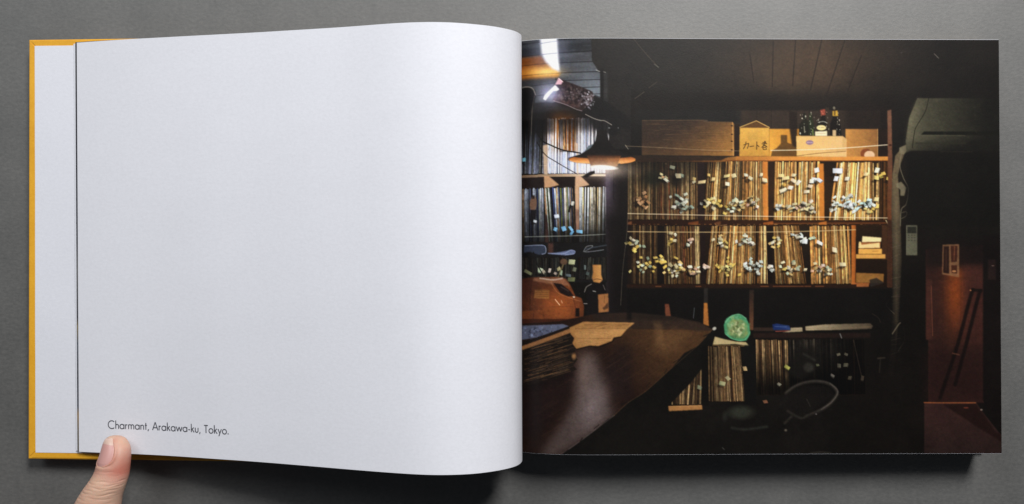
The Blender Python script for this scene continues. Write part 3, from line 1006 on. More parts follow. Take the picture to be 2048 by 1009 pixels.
    def warm(U, V):
        U, V = np.broadcast_arrays(U, V)
        l = 0.58 + 0.62 / (1 + np.exp(-(U - 1400) / 52))
        l = l * np.where(V > 445, 0.9, 1.0) * (1 - 0.35 * np.clip((V - 540) / 40, 0, 1))
        l = l * np.where((V < 350) & (U < 1450), np.clip((V - 300) / 50, 0.5, 1), 1)
        return l * (1 - 0.45 * np.clip((U - 1730) / 40, 0, 1))
    wp = [(206, 172, 118), (190, 150, 96), (222, 194, 144), (156, 112, 66), (178, 134, 82), (140, 100, 60), (200, 164, 108), (230, 208, 162), (146, 108, 70), (120, 84, 52)]
    wpl = [(186, 160, 122), (156, 126, 90), (206, 184, 146), (126, 98, 70), (104, 76, 54), (170, 136, 94), (80, 60, 44), (136, 84, 58)]
    # row A
    p.records(1254, 1330, 325, 441, 0, wpl, warm, 41, 1.2, 3.4, jag=4)
    p.records(1330, 1394, 325, 441, -2, wpl, warm, 42, 1.4, 3.8, jag=4)
    p.records(1407, 1527, 323, 442, 9, wp, warm, 43, 1.2, 3.4, lean1=0)
    p.records(1546, 1640, 324, 442, 2, wp, warm, 44, 1.8, 5.0, gap=0.25)
    p.records(1656, 1760, 325, 442, 16, wp, lambda U, V: warm(U, V) * 1.05, 45, 2.0, 5.6, gap=0.25, lean1=0)
    p.records(1757, 1776, 323, 442, 0, [(120, 76, 40), (90, 54, 28)], lambda U, V: warm(U, V) * 1.1, 46, 1.5, 3)
    p.rect(1254, 320, 1395, 368, (16, 15, 13), 0.45, 12)
    p.ell(1306, 358, 22, 16, (20, 22, 18), 0.8, 0, 7); p.ell(1352, 362, 12, 14, (18, 17, 14), 0.7, 0, 5); p.rect(1340, 350, 1352, 370, (18, 14, 12), 0.6, 4)
    p.rect(1328, 330, 1333, 440, (30, 22, 18), 0.7, 1)
    p.poly([(1524, 324), (1534, 324), (1535, 443), (1525, 443)], hgrad((196, 118, 52), (226, 150, 78), 1524, 1535), 0.95, 0.5)
    p.poly([(1636, 328), (1646, 328), (1648, 447), (1638, 447)], (206, 128, 56), 0.95, 0.6)
    p.rect(1393, 326, 1407, 440, (30, 20, 22), 1, 1); p.rect(1536, 324, 1545, 441, (28, 16, 12), 1, 0.6)
    p.poly([(1648, 324), (1672, 324), (1664, 370), (1656, 441), (1648, 441)], (18, 11, 8), 1, 0.8)
    # row B
    p.records(1260, 1313, 451, 569, 0, wpl, warm, 51, 1.3, 3.8)
    p.records(1327, 1399, 452, 569, -4, wp[3:] + wpl, warm, 52, 1.3, 3.8)
    p.records(1410, 1534, 452, 569, 12, wp, warm, 53, 1.3, 4.0, lean1=-2)
    p.records(1550, 1612, 452, 569, -7, wp, lambda U, V: warm(U, V) * 0.85, 54, 1.3, 3.8, lean1=-14)
    p.records(1621, 1702, 452, 569, -4, wp[:7], lambda U, V: warm(U, V) * 1.0, 55, 2.2, 6.0, gap=0.25, lean1=-7)
    p.rect(1534, 454, 1543, 566, (16, 10, 8), 1, 1); p.poly([(1600, 454), (1617, 454), (1620, 566), (1612, 566)], (22, 17, 14), 1, 1)
    p.rect(1312, 452, 1327, 568, (17, 12, 12), 1, 1); p.rect(1399, 452, 1409, 568, (22, 14, 14), 1, 1)
    p.rect(1254, 450, 1262, 570, (24, 17, 15), 0.9, 1)
    p.poly([(1702, 446), (1711, 446), (1710, 572), (1702, 572)], hgrad((180, 108, 50), (140, 78, 36), 1702, 1711), 1, 0.6)
    p.rect(1711, 448, 1772, 572, (24, 15, 10), 1, 0.6)
    p.rect(1763, 450, 1774, 520, (60, 38, 26), 0.9, 1)
    p.rect(1711, 509, 1770, 517.5, (206, 158, 88), 1, 0.6)
    p.poly([(1724, 473), (1762, 476), (1761, 484), (1723, 485)], (246, 232, 196), 1, 0.6)
    p.poly([(1722, 485), (1760, 485), (1759, 497), (1717, 497)], (150, 92, 56), 1, 0.5)
    p.poly([(1717, 484), (1721, 484), (1722, 490), (1758, 486), (1759, 496), (1716, 497)], (240, 216, 168), 1, 0.6)
    p.rect(1716, 498, 1763, 508.5, (226, 176, 96), 1, 0.5); p.line([(1744, 503), (1756, 502.5)], 0.9, (130, 90, 44), 0.8)
    p.poly([(1711, 546), (1767, 548), (1766, 566), (1711, 566)], (150, 108, 58), 0.9, 0.7)
    p.poly([(1738, 560), (1752, 556), (1768, 566), (1740, 574)], (40, 36, 36), 0.9, 1.2)
    p.poly([(1702, 566), (1738, 566), (1736, 574), (1702, 574)], (160, 98, 56), 0.9, 0.8)
    # boards between rows
    p.poly([(1250, 313), (1450, 316), (1470, 314), (1776, 314), (1776, 322), (1470, 323), (1440, 325), (1250, 325)], hgrad((54, 36, 26), (214, 140, 62), 1340, 1560), 1, 0.6)
    p.poly([(1250, 313), (1455, 315), (1440, 322), (1250, 326)], (36, 26, 20), 0.9, 1.2)
    p.line([(1450, 322.5), (1776, 322)], 1.3, (90, 40, 18), 0.7)
    p.rect(1252, 441, 1776, 451, (34, 18, 12), 1, 0.8)
    for (a, b, c) in ((1375, 1395, (110, 62, 34)), (1525, 1545, (150, 80, 36)), (1636, 1652, (196, 116, 50)), (1254, 1262, (110, 70, 48)), (1428, 1440, (90, 56, 36))):
        p.poly([(a, 446), (b, 443), (b, 450), (a, 450)], c, 0.9, 0.8)
    p.line([(1540, 447.5), (1772, 446.5)], 1.5, (166, 96, 52), 0.6, 0.8)
    for k in range(70):
        u = R.uniform(1258, 1765)
        p.line([(u, 449.5), (u + R.uniform(1, 4), 449)], 1, (190, 140, 86), R.uniform(0.1, 0.6))
    p.rect(1252, 569, 1712, 576, (34, 20, 14), 1, 0.8)
    for (a, b) in ((1310, 1320), (1390, 1400), (1520, 1535), (1608, 1620), (1545, 1605), (1630, 1646)):
        p.line([(a, 573), (b, 573)], 1.8, (140, 84, 52), 0.7, 0.7)
    p.rect(1256, 320, 1776, 573, (255, 238, 204), 0.9, 3, 'mul')
    p.glow(1610, 395, 120, 55, (40, 27, 10), 0.7)
    # coloured paper tags
    pale = [(240, 224, 180), (226, 210, 160), (236, 200, 130), (246, 236, 206)]
    white = [(250, 244, 226), (232, 238, 228), (240, 230, 204), (222, 232, 222)]
    grn = [(206, 216, 184), (226, 228, 200), (176, 190, 160)]
    yel = [(240, 206, 110), (226, 190, 96), (236, 216, 140)]
    pk = [(236, 196, 166), (226, 180, 150), (240, 216, 196)]
    org = [(206, 150, 100), (190, 132, 84), (214, 166, 120)]
    # row A lower band, then upper band
    p.tags(1284, 405, 13, 10, 7, org, 61, light=0.92)
    p.tags(1364, 405, 24, 12, 9, [(176, 184, 160), (200, 200, 176), (150, 164, 146), (220, 220, 200)], 62)
    p.tags(1345, 412, 2, 4, 2, white, 63)
    p.tags(1424, 407, 18, 12, 7, yel + pale, 64); p.tags(1446, 412, 4, 7, 4, yel, 65, (5, 9))
    p.tags(1478, 408, 18, 11, 7, grn + pale, 66); p.tags(1508, 408, 12, 8, 7, pk + pale, 67)
    p.tags(1319, 354, 4, 6, 3, org + pale, 68, (5, 9), 0.9); p.tags(1356, 352, 3, 6, 4, grn, 69, (5, 9), 0.85); p.tags(1387, 362, 3, 3, 3, pale, 70)
    for (u, v, w, h, a_, c) in ((1402, 365, 15, 5, -8, (232, 206, 150)), (1330, 361, 9, 5, 45, (220, 216, 190)), (1355, 353, 10, 9, 0, (190, 176, 140)), (1425, 359, 7, 6, 0, (236, 206, 140)), (1416, 351, 5, 5, 0, (236, 200, 120)), (1452, 353, 12, 5, -10, (246, 220, 150)), (1466, 352, 9, 7, -15, (244, 226, 170)), (1453, 369, 8, 7, 10, (246, 232, 200)), (1490, 351, 7, 6, 0, (236, 230, 200)), (1499, 357, 8, 6, 40, (236, 222, 180)), (1521, 350, 6, 6, 0, (250, 232, 190)), (1528, 361, 10, 7, 15, (250, 226, 180)), (1343, 336, 10, 6, 20, (130, 130, 110))):
        p.tag1(u, v, w, h, a_, np.array(c, float))
    for (u, v, w, h, a_, c) in ((1561, 352, 11, 6, 5, (246, 220, 150)), (1570, 357, 14, 6, -8, (250, 226, 160)), (1586, 351, 8, 6, 5, (244, 226, 180)), (1586, 362, 10, 6, 40, (250, 226, 190)), (1595, 366, 11, 7, -65, (250, 238, 216)), (1567, 370, 7, 6, 30, (230, 180, 90)), (1565, 381, 15, 6, -25, (252, 236, 200)), (1579, 376, 9, 7, 10, (252, 240, 220)), (1632, 341, 9, 9, -20, (255, 244, 230)), (1627, 360, 10, 8, 10, (244, 246, 240)), (1637, 361, 10, 7, 40, (236, 240, 246)), (1622, 363, 8, 8, 0, (250, 246, 226)), (1619, 373, 9, 6, 20, (244, 216, 180)), (1612, 384, 11, 6, -10, (250, 232, 196)), (1674, 342.5, 19, 10, 1, (248, 250, 255)), (1671, 358, 8, 9, 10, (246, 246, 246)), (1693, 358, 8, 7, 0, (250, 240, 214)), (1731, 349, 8, 6, 0, (250, 226, 170)), (1753, 341, 8, 10, 10, (250, 240, 214)), (1752, 356, 9, 8, 10, (246, 220, 130)), (1761, 353, 7, 8, -30, (236, 206, 100)), (1766, 348, 8, 6, -20, (226, 190, 96)), (1778, 359, 12, 6, 25, (220, 190, 96)), (1752, 399, 9, 7, 8, (250, 226, 160)), (1750, 413, 14, 7, 0, (250, 206, 110))):
        p.tag1(u, v, w, h, a_, np.array(c, float))
    p.tags(1556, 414, 5, 3, 4, white, 71); p.tags(1570, 413, 4, 5, 3, pale, 72, (6, 10)); p.tags(1584, 415, 6, 4, 5, pale, 73, (6, 10))
    p.tags(1604, 410, 10, 7, 6, pk + pale, 74, (5, 9)); p.tags(1621, 413, 9, 6, 6, pale, 75, (6, 10))
    p.tags(1664, 411, 8, 4, 6, white, 76, (5, 8)); p.tags(1690, 401, 10, 10, 5, white, 77, (6, 10)); p.tags(1698, 411, 16, 12, 5, [(214, 236, 236), (240, 246, 240), (226, 240, 226)], 78, (6, 10))
    p.tags(1730, 409, 12, 9, 5, [(206, 236, 226), (240, 246, 236), (226, 240, 240)], 79, (6, 10)); p.tags(1740, 420, 4, 5, 4, yel, 80, (6, 9))
    # row B
    p.tags(1259, 484, 6, 4, 6, yel + pale, 81, light=0.85); p.tags(1279, 488, 5, 4, 5, yel + grn, 82); p.tags(1269, 501, 3, 2, 2, yel, 83)
    p.tags(1288, 528, 16, 9, 9, grn + yel, 84, (3, 6), 0.95); p.tags(1316, 527, 10, 5, 10, yel, 85); p.tags(1325, 524.5, 1, 0, 0, yel, 86, (12, 13))
    p.tags(1336, 484, 3, 3, 3, yel, 87, (5, 8)); p.tags(1344, 470, 4, 5, 6, yel + pale, 88); p.tags(1379, 482, 4, 4, 4, pk, 89, (5, 8)); p.tags(1371, 490, 2, 2, 1, grn, 90)
    p.tags(1338, 541, 12, 9, 7, yel + pale, 91, (3, 6)); p.tags(1360, 536, 14, 9, 7, yel + pale, 92); p.tags(1384, 540, 16, 9, 7, pk + pale, 93)
    p.tags(1409, 534, 6, 3, 5, pk, 94); p.tags(1440, 488, 12, 9, 6, pale + yel, 95, (5, 8)); p.tags(1487, 482, 10, 9, 5, grn + white, 96, (5, 8)); p.tags(1506, 484, 5, 5, 4, white, 97)
    p.tags(1440, 537, 8, 8, 5, yel, 98); p.tags(1459, 533, 16, 9, 9, yel, 99, (4, 8)); p.tags(1508, 536, 14, 7, 9, [(216, 226, 214), (236, 236, 220), (200, 214, 204)], 100); p.tags(1490, 534, 3, 2, 3, white, 101)
    p.tags(1542, 488, 3, 4, 3, pale, 102); p.tags(1551, 489, 9, 7, 6, yel + pale, 103, (5, 8)); p.tags(1586, 470, 4, 9, 2, white, 104); p.tags(1602, 478, 5, 6, 4, white, 105, (6, 9)); p.tags(1624, 475, 3, 3, 2, grn, 106, (6, 8))
    p.tag1(1638, 486, 12, 6, 35, np.array((250, 244, 230))); p.tag1(1668, 500, 9, 9, 20, np.array((246, 226, 186))); p.tag1(1684, 529, 13, 7, 0, np.array((236, 220, 176))); p.tag1(1608, 483, 10, 9, 5, np.array((246, 250, 246)))
    p.tags(1582, 537, 16, 9, 7, grn + pale, 107, (5, 8)); p.tags(1567, 537, 2, 1, 3, yel, 108, (6, 8)); p.tags(1540, 534, 4, 3, 5, white, 109)
    p.tags(1640, 538, 12, 8, 6, pk + pale, 110, (5, 8)); p.tags(1656, 542, 8, 4, 5, grn + pale, 111, (5, 8))
    # retaining strings
    p.line([(1254, 428), (1400, 431), (1540, 433.5), (1660, 435), (1776, 436.5)], 1.5, (236, 214, 176), 0.8)
    p.line([(1254, 464), (1400, 465), (1540, 464.5), (1620, 463), (1710, 460)], 1.5, (226, 196, 140), 0.75)
    p.line([(1254, 431), (1400, 434), (1540, 436.5), (1700, 438)], 1.2, (40, 22, 12), 0.5); p.line([(1262, 469), (1400, 470.5), (1600, 469)], 1.2, (40, 22, 12), 0.4)
    p.line([(1254, 428), (1252, 470), (1244, 540), (1240, 610)], 1.2, (110, 100, 84), 0.5)
    p.line([(1771, 441), (1778, 454)], 1.8, (220, 196, 150), 0.8)
    p.line([(1428, 448), (1434, 452), (1452, 450)], 1.2, (190, 140, 90), 0.6)
    # ---------------- boxes on top
    p.poly([(1282, 243), (1406, 242), (1407, 245), (1464, 246), (1467, 250), (1467, 313), (1282, 312)], lambda U, V: lerp((50, 37, 29), (168, 115, 56), np.broadcast_to(((U - 1290) / 190) ** 2 + (V - 280) / 160, (V.shape[0], U.shape[1]))), 1, 0.6)
    p.line([(1283, 243), (1406, 242), (1408, 245), (1463, 246)], 1.2, (130, 100, 70), 0.55)
    p.line([(1463.5, 247), (1465, 312)], 2.2, (206, 150, 84), 0.7)
    for v in (253, 270, 284, 301):
        p.ell(1462, v, 2.2, 1.4, (36, 22, 12), 0.95)
    p.line([(1283, 302), (1463, 305)], 1.0, (70, 46, 28), 0.6); p.ell(1376, 258, 4, 3, (40, 28, 22), 0.7, 0, 1.5)
    for k in range(140):
        u = R.uniform(1284, 1440); v = R.uniform(246, 310)
        p.line([(u, v), (u + R.uniform(8, 30), v + R.uniform(-0.6, 0.8))], 0.8, (200, 150, 90) if R.random() < 0.4 else (40, 28, 20), R.uniform(0.05, 0.22))
    p.rect(1467, 250, 1478, 314, (34, 22, 14), 1, 1)
    p.poly([(1478, 256), (1511, 243), (1537, 256), (1536, 262), (1478, 262)], (92, 60, 30), 1, 0.5)
    p.line([(1478, 256), (1511, 243)], 1.5, (214, 170, 96), 0.95); p.line([(1511, 243), (1537, 256)], 1.5, (214, 170, 96), 0.95)
    p.poly([(1478, 257), (1537, 257), (1537, 313.5), (1477, 314)], vgrad((222, 170, 78), (196, 142, 60), 257, 314), 1, 0.5)
    p.poly([(1494, 266), (1514, 266), (1514, 282), (1494, 282)], (196, 150, 70), 0.5, 1)
    ink = (56, 36, 18)
    for st in ([(1486, 291), (1495.5, 288)], [(1495.5, 288), (1495, 293), (1493, 298)], [(1490.5, 285), (1489, 292), (1485, 299)], [(1498, 294.5), (1506, 293.3)], [(1512, 285), (1511.7, 300)], [(1512, 291), (1516.5, 294.5)],
               [(1524, 286), (1530, 286)], [(1522.5, 289), (1532, 288.5)], [(1527.5, 284), (1526, 291), (1522, 296)], [(1527, 291), (1532.5, 295)], [(1524.5, 293), (1530, 292.5), (1529.5, 296), (1524.5, 296)], [(1524.5, 296), (1525, 300), (1531, 300), (1531, 298)], [(1529, 284), (1530, 287)]):
        p.line(st, 1.5, ink, 0.95)
    p.rect(1537, 259, 1600, 314, hgrad((220, 158, 62), (196, 130, 46), 1537, 1590), 1, 0.5)
    p.poly([(1540, 314), (1543, 302), (1552, 297), (1560, 288), (1560, 271), (1573, 271), (1573, 286), (1584, 290), (1594, 298), (1594, 314)], (78, 52, 24), 0.85, 1)
    p.poly([(1576, 222), (1592, 226), (1594, 300), (1582, 290), (1578, 260)], (28, 19, 14), 0.9, 2)
    p.poly([(1690, 259), (1755, 259), (1755, 315), (1690, 315)], hgrad((196, 136, 68), (138, 92, 50), 1690, 1755), 1, 0.5)
    p.line([(1754.5, 259), (1754.5, 314)], 1.4, (210, 160, 96), 0.6); p.rect(1756, 258, 1776, 314, (28, 18, 13), 1, 0.7)
    p.ell(1731, 308, 11, 10, (128, 66, 34), 1, 0, 0.8); p.ell(1738, 311, 10.5, 8.5, (226, 186, 146), 1, 0, 0.8)
    p.poly([(1470, 314), (1776, 314), (1776, 322), (1470, 323)], hgrad((170, 108, 48), (214, 140, 62), 1470, 1580), 1, 0.5)
    p.line([(1470, 322.5), (1776, 322)], 1.2, (90, 40, 18), 0.7)
    # bottles
    p.poly([(1596, 272), (1597, 250), (1604, 242), (1604, 228), (1609, 226), (1612, 240), (1621, 248), (1624, 272)], (26, 24, 16), 1, 0.7)
    p.poly([(1616, 228), (1621, 226), (1624, 240), (1627, 252), (1628, 272), (1616, 272)], (36, 40, 24), 1, 0.7)
    p.poly([(1634, 272), (1633, 250), (1640, 240), (1640, 232), (1650, 232), (1651, 240), (1656, 250), (1656, 272)], (22, 17, 12), 1, 0.7)
    p.poly([(1659, 273), (1659, 248), (1664, 238), (1664, 220), (1673, 220), (1674, 238), (1680, 250), (1682, 273)], (18, 13, 10), 1, 0.7)
    p.poly([(1650, 216), (1657, 216), (1658, 272), (1651, 272)], (60, 48, 36), 0.55, 1.2)
    p.poly([(1639, 221), (1649, 219), (1650, 231), (1641, 232)], (140, 66, 50), 1, 0.9); p.shards(14, 1645, 226, 3, 3, (1, 2.5), [(236, 150, 124), (150, 56, 40)], (0.3, 0.8), 210)
    p.poly([(1664, 223), (1674, 222), (1675, 233), (1664, 233)], (206, 160, 56), 1, 0.6); p.rect(1666.5, 219, 1670, 232, (60, 40, 20), 0.7, 0.5); p.ell(1667, 217, 2.5, 3, (130, 120, 100), 0.8)
    p.ell(1641.5, 256.5, 9.5, 5.2, (236, 216, 150), 1, 0, 0.6); p.line([(1636, 256), (1647, 256)], 1.2, (150, 126, 70), 0.6)
    p.poly([(1629, 264), (1653, 263), (1653, 273), (1629, 273)], (244, 226, 186), 1, 0.5); p.line([(1632, 268), (1650, 268)], 1, (180, 150, 110), 0.7)
    p.line([(1635, 246), (1645, 244), (1653, 247)], 1.4, (206, 206, 190), 0.75)
    p.rect(1664, 261, 1671, 273, (226, 190, 140), 0.9, 0.6)
    for k in range(46):
        u = R.choice([1602, 1607, 1619, 1622, 1637, 1655, 1676]) + R.normal() * 2.2; v = R.uniform(226, 270)
        p.ell(u, v, R.uniform(0.5, 1.3), R.uniform(0.6, 2.2), (226, 220, 196), R.uniform(0.3, 0.9))
    p.line([(1607, 254), (1608, 266)], 2, (190, 186, 160), 0.6); p.line([(1624, 260), (1625, 272)], 1.8, (150, 170, 90), 0.7)
    p.poly([(1591, 273), (1684, 273), (1692, 279), (1692, 314.5), (1592, 314)], hgrad((232, 186, 112), (226, 184, 122), 1591, 1690), 1, 0.5)
    p.poly([(1684, 273), (1692, 279), (1692, 303), (1651, 303), (1651, 298), (1684, 296)], (206, 160, 96), 0.5, 0.8)
    p.line([(1592, 313), (1640, 307), (1690, 303.5)], 1.3, (120, 80, 40), 0.8)
    p.ell(1618, 286, 7.5, 4.6, (136, 108, 140), 0.85, 0, 0.6); p.line([(1613, 286), (1623, 286)], 1.4, (206, 180, 190), 0.8)
    p.line([(1540, 302), (1592, 301), (1650, 299), (1700, 296), (1778, 290)], 1.6, (246, 230, 196), 0.85)
    p.line([(1250, 294), (1300, 296), (1400, 301), (1470, 303), (1478, 303)], 1.1, (176, 150, 116), 0.55); p.line([(1249, 292), (1255, 300)], 1.0, (190, 180, 160), 0.7)
    # upright post at the right end
    p.poly([(1774, 222), (1782, 220), (1784, 320), (1784, 575), (1774, 575), (1775, 320)], vgrad((110, 76, 58), (92, 52, 30), 222, 420), 1, 0.7)
    p.rect(1774, 440, 1785, 575, (44, 26, 18), 0.75, 2)
    p.ell(1780, 291, 3, 2.4, (66, 36, 24), 1)
    # ---------------- pipe, cables, air conditioner
    p.poly([(1784, 350), (1790, 312), (1800, 300), (1810, 304), (1800, 330), (1795, 352), (1800, 430), (1803, 520), (1797, 640), (1786, 752), (1776, 752), (1784, 640), (1785, 520), (1782, 420)], lambda U, V: lerp((98, 84, 62), (20, 17, 14), np.broadcast_to((V - 420) / 300 + np.abs(U - 1792) / 26, (V.shape[0], U.shape[1]))), 1, 1.2)
    for k in range(40):
        v = R.uniform(440, 720)
        p.line([(1782, v), (1800, v - R.uniform(2, 9))], 0.9, (130, 116, 92) if R.random() < 0.5 else (40, 33, 26), R.uniform(0.05, 0.22))
    p.line([(1784, 668), (1796, 650), (1800, 646)], 2.2, (128, 116, 96), 0.6); p.line([(1776, 600), (1772, 612), (1788, 628)], 1.2, (110, 100, 84), 0.5)
    p.line([(1804, 300), (1799, 330), (1806, 356), (1816, 378), (1812, 408), (1802, 420), (1800, 452)], 1.8, (112, 104, 84), 0.75)
    p.poly([(1792, 368), (1802, 364), (1812, 376), (1808, 392), (1800, 392), (1800, 380), (1792, 374)], (122, 112, 88), 0.85, 1)
    p.line([(1803, 426), (1812, 424), (1812, 432), (1802, 438)], 1.6, (100, 92, 74), 0.6)
    p.poly([(1798, 296), (1812, 290), (1818, 300), (1806, 310), (1798, 306)], (116, 106, 82), 0.9, 1.2)
    p.poly([(1834, 197), (2012, 197), (2012, 302), (1822, 302), (1812, 306), (1811, 280), (1818, 236)], lambda U, V: lerp((92, 88, 68), (19, 18, 15), np.broadcast_to((U - 1822) / 150 + np.maximum(0, V - 275) / 60, (V.shape[0], U.shape[1])).clip(0, 4) ** 0.7), 1, 1.2)
    p.poly([(1834, 197), (1846, 197), (1824, 262), (1820, 300), (1811, 304), (1812, 262), (1820, 232)], (92, 85, 66), 0.4, 5)
    p.line([(1857, 197), (1850, 224), (1832, 254), (1828, 268), (1824, 296)], 1.6, (26, 24, 16), 0.9)
    p.poly([(1841, 270), (1848, 263.5), (2012, 263.5), (2012, 270.5)], (16, 16, 12), 1, 0.8)
    p.line([(1842, 271.5), (1930, 272)], 1.2, (84, 80, 62), 0.7)
    p.line([(1832, 287), (1930, 287)], 3, (38, 36, 26), 0.7, 1.5); p.line([(1880, 304), (1945, 304)], 1.2, (60, 56, 42), 0.5, 1)
    p.rect(1812, 306, 2012, 455, (13, 12, 10), 0.8, 5)
    for k in range(60):
        u = R.uniform(1822, 1960); v = R.uniform(200, 298)
        p.ell(u, v, R.uniform(1, 5), R.uniform(0.6, 2.4), (110, 102, 80) if R.random() < 0.5 else (14, 13, 11), R.uniform(0.03, 0.12), R.uniform(0, 90), 1.5)
    # ---------------- below the shelves
    p.rect(1252, 577, 1780, 640, (13, 11, 10), 0.85, 3)
    p.poly([(1328, 608), (1336, 608), (1340, 632), (1329, 632)], (112, 62, 42), 0.95, 0.8)
    p.rect(1406, 576, 1414, 606, (40, 36, 32), 0.9, 0.8)
    p.poly([(1406, 606), (1413, 606), (1416, 652), (1405, 648)], vgrad((178, 112, 50), (150, 92, 44), 606, 650), 1, 0.6)
    p.poly([(1497, 580), (1506, 580), (1505, 660), (1497, 660)], vgrad((34, 26, 22), (96, 62, 42), 580, 650), 0.95, 1)
    p.line([(1387, 616), (1385, 636)], 1.3, (96, 100, 104), 0.7)
    p.poly(top_[3:7] + [(1396, 664), (1345, 650), (1262, 642)], (46, 34, 27), 0.55, 2)
    p.ell(1427, 657, 4, 3, (196, 190, 176), 0.9, -30, 0.8)
    # green plastic bag
    p.poly([(1446, 650), (1451, 637), (1463, 630), (1477, 628), (1491, 636), (1497, 650), (1499, 668), (1491, 681), (1478, 682), (1460, 677), (1448, 668)], (66, 132, 90), 1, 0.9)
    p.poly([(1452, 648), (1464, 638), (1482, 638), (1493, 650), (1495, 668), (1486, 676), (1466, 676), (1454, 668)], (120, 140, 84), 1, 2)
    inb = lambda u, v: ((u - 1473) / 25) ** 2 + ((v - 656) / 26) ** 2 < 0.95
    p.shards(70, 1473, 656, 14, 14, (5, 13), [(74, 140, 96), (120, 180, 132), (50, 100, 68), (150, 168, 110)], (0.25, 0.6), 211, inb, 0.8)
    p.ell(1475, 657, 15, 15, (120, 126, 76), 0.55, 0, 5)
    p.shards(46, 1475, 656, 7, 8, (3, 7), [(196, 198, 146), (222, 222, 180), (140, 148, 92), (84, 92, 54)], (0.35, 0.8), 212, inb, 0.8)
    p.line([(1449, 645), (1460, 633), (1478, 629), (1490, 637)], 1.8, (130, 192, 146), 0.6); p.line([(1450, 668), (1462, 677), (1480, 681), (1492, 676), (1498, 664)], 2, (104, 178, 130), 0.6)
    p.poly([(1428, 673), (1446, 678), (1470, 683), (1490, 684), (1497, 692), (1470, 688), (1424, 689)], (176, 156, 112), 1, 0.7)
    p.line([(1424, 690), (1495, 692)], 1.6, (120, 92, 54), 0.8)
    # lower shelf edge with papers
    p.rect(1506, 655, 1610, 662, (44, 32, 26), 1, 0.8)
    p.poly([(1543, 649), (1552, 647), (1566, 650), (1577, 651), (1580, 660), (1545, 660)], hgrad((22, 36, 78), (42, 60, 104), 1545, 1580), 1, 0.8); p.line([(1548, 653), (1572, 654)], 1.2, (90, 112, 160), 0.6, 0.7); p.line([(1550, 657), (1570, 658)], 1.2, (20, 34, 90), 0.7, 0.7); p.line([(1550, 663), (1576, 662)], 1.6, (150, 70, 60), 0.8)
    p.poly([(1580, 656), (1603, 655), (1604, 663), (1562, 665), (1580, 661)], (160, 144, 114), 1, 0.8); p.line([(1582, 660), (1603, 660)], 1, (120, 100, 74), 0.6)
    p.poly([(1609, 653), (1650, 649), (1740, 647), (1745, 652), (1742, 658), (1680, 660), (1610, 661)], hgrad((166, 148, 116), (62, 51, 40), 1625, 1748), 1, 0.9); p.line([(1611, 657), (1680, 656), (1740, 654)], 1.3, (120, 100, 74), 0.55, 0.9); p.rect(1604, 650, 1609, 664, (20, 15, 12), 1, 0.6)
    p.rect(1505, 666, 1740, 676, (34, 22, 18), 0.9, 1.5)
    # lower records in shadow
    dim = [(150, 116, 76), (110, 82, 54), (176, 142, 98), (84, 60, 40), (60, 42, 30), (130, 90, 56)]
    p.records(1342, 1401, 736, 809, 2, dim, lambda U, V: 0.78, 121, 1.5, 3.8)
    p.poly([(1424, 659), (1396, 690), (1340, 738), (1322, 755), (1330, 800), (1338, 808), (1380, 765), (1401, 738), (1418, 706)], (15, 13, 11), 1, 1)
    p.rect(1401, 690, 1416, 810, (13, 11, 9), 1, 1)
    p.records(1416, 1488, 692, 803, -2, dim, lambda U, V: np.broadcast_to(0.88 - 0.25 * (U < 1440), (V.shape[0], U.shape[1])), 122, 1.5, 4.0, lean1=-8)
    p.rect(1487, 690, 1510, 810, (14, 13, 12), 0.9, 2)
    p.poly([(1335, 811), (1402, 809), (1403, 818), (1336, 821)], (158, 110, 64), 1, 0.7); p.line([(1336, 812), (1401, 810.5)], 1.2, (200, 150, 96), 0.6)
    p.records(1512, 1577, 679, 790, -2, dim, lambda U, V: np.broadcast_to(np.clip(1.0 - (V - 690) / 95, 0.08, 0.95), (V.shape[0], U.shape[1])), 123, 1.5, 4.0, lean1=-5)
    p.records(1580, 1730, 678, 790, -3, [(80, 70, 58), (50, 46, 40), (34, 30, 27)], lambda U, V: np.broadcast_to(np.clip(0.85 - (V - 690) / 90, 0.05, 0.8) * np.clip((1720 - U) / 120, 0.12, 1), (V.shape[0], U.shape[1])), 124, 1.5, 4)
    p.poly([(1590, 700), (1625, 690), (1640, 730), (1600, 760), (1570, 745)], (18, 16, 14), 0.85, 5)
    for (u, v, w, h, a_, c) in ((1443, 766, 12, 7, 20, (166, 164, 120)), (1454, 756, 7, 9, -40, (170, 160, 120)), (1488, 737, 7, 8, 0, (196, 164, 116)), (1573, 734, 11, 6, 40, (170, 166, 86)), (1397, 774, 8, 7, 30, (120, 124, 96)), (1557, 768, 7, 5, 40, (130, 124, 106)), (1529, 803, 8, 6, -10, (120, 80, 58)), (1676, 709, 7, 5, -20, (96, 90, 74)), (1691, 709, 7, 5, 30, (90, 86, 70)), (1677, 731, 7, 7, 10, (84, 80, 66)), (1690, 730, 8, 7, 0, (88, 84, 68)), (1698, 756, 6, 7, 0, (80, 72, 58)), (1724, 756, 6, 9, 20, (84, 72, 58)), (1664, 751, 8, 4, 40, (96, 92, 84)), (1634, 730, 6, 4, 0, (84, 84, 64))):
        p.tag1(u, v, w, h, a_, np.array(c, float), 0.4)
    p.line([(1606, 708), (1628, 720)], 4, (44, 42, 38), 0.7, 2); p.ell(1616, 735, 10, 9, (50, 48, 42), 0.7, 0, 3)
    p.line([(1679, 668), (1682, 676)], 2, (150, 150, 146), 0.7)
    # curved chair back and odd shapes in the dark
    pts = [(1570 + 0, 786), (1588, 773), (1610, 765), (1635, 763), (1657, 768), (1671, 780), (1672, 790), (1660, 806), (1640, 820), (1612, 832)]
    p.poly([(1566, 790), (1600, 772), (1650, 770), (1668, 786), (1640, 815), (1600, 832), (1575, 815)], (10, 8, 7), 0.6, 5)
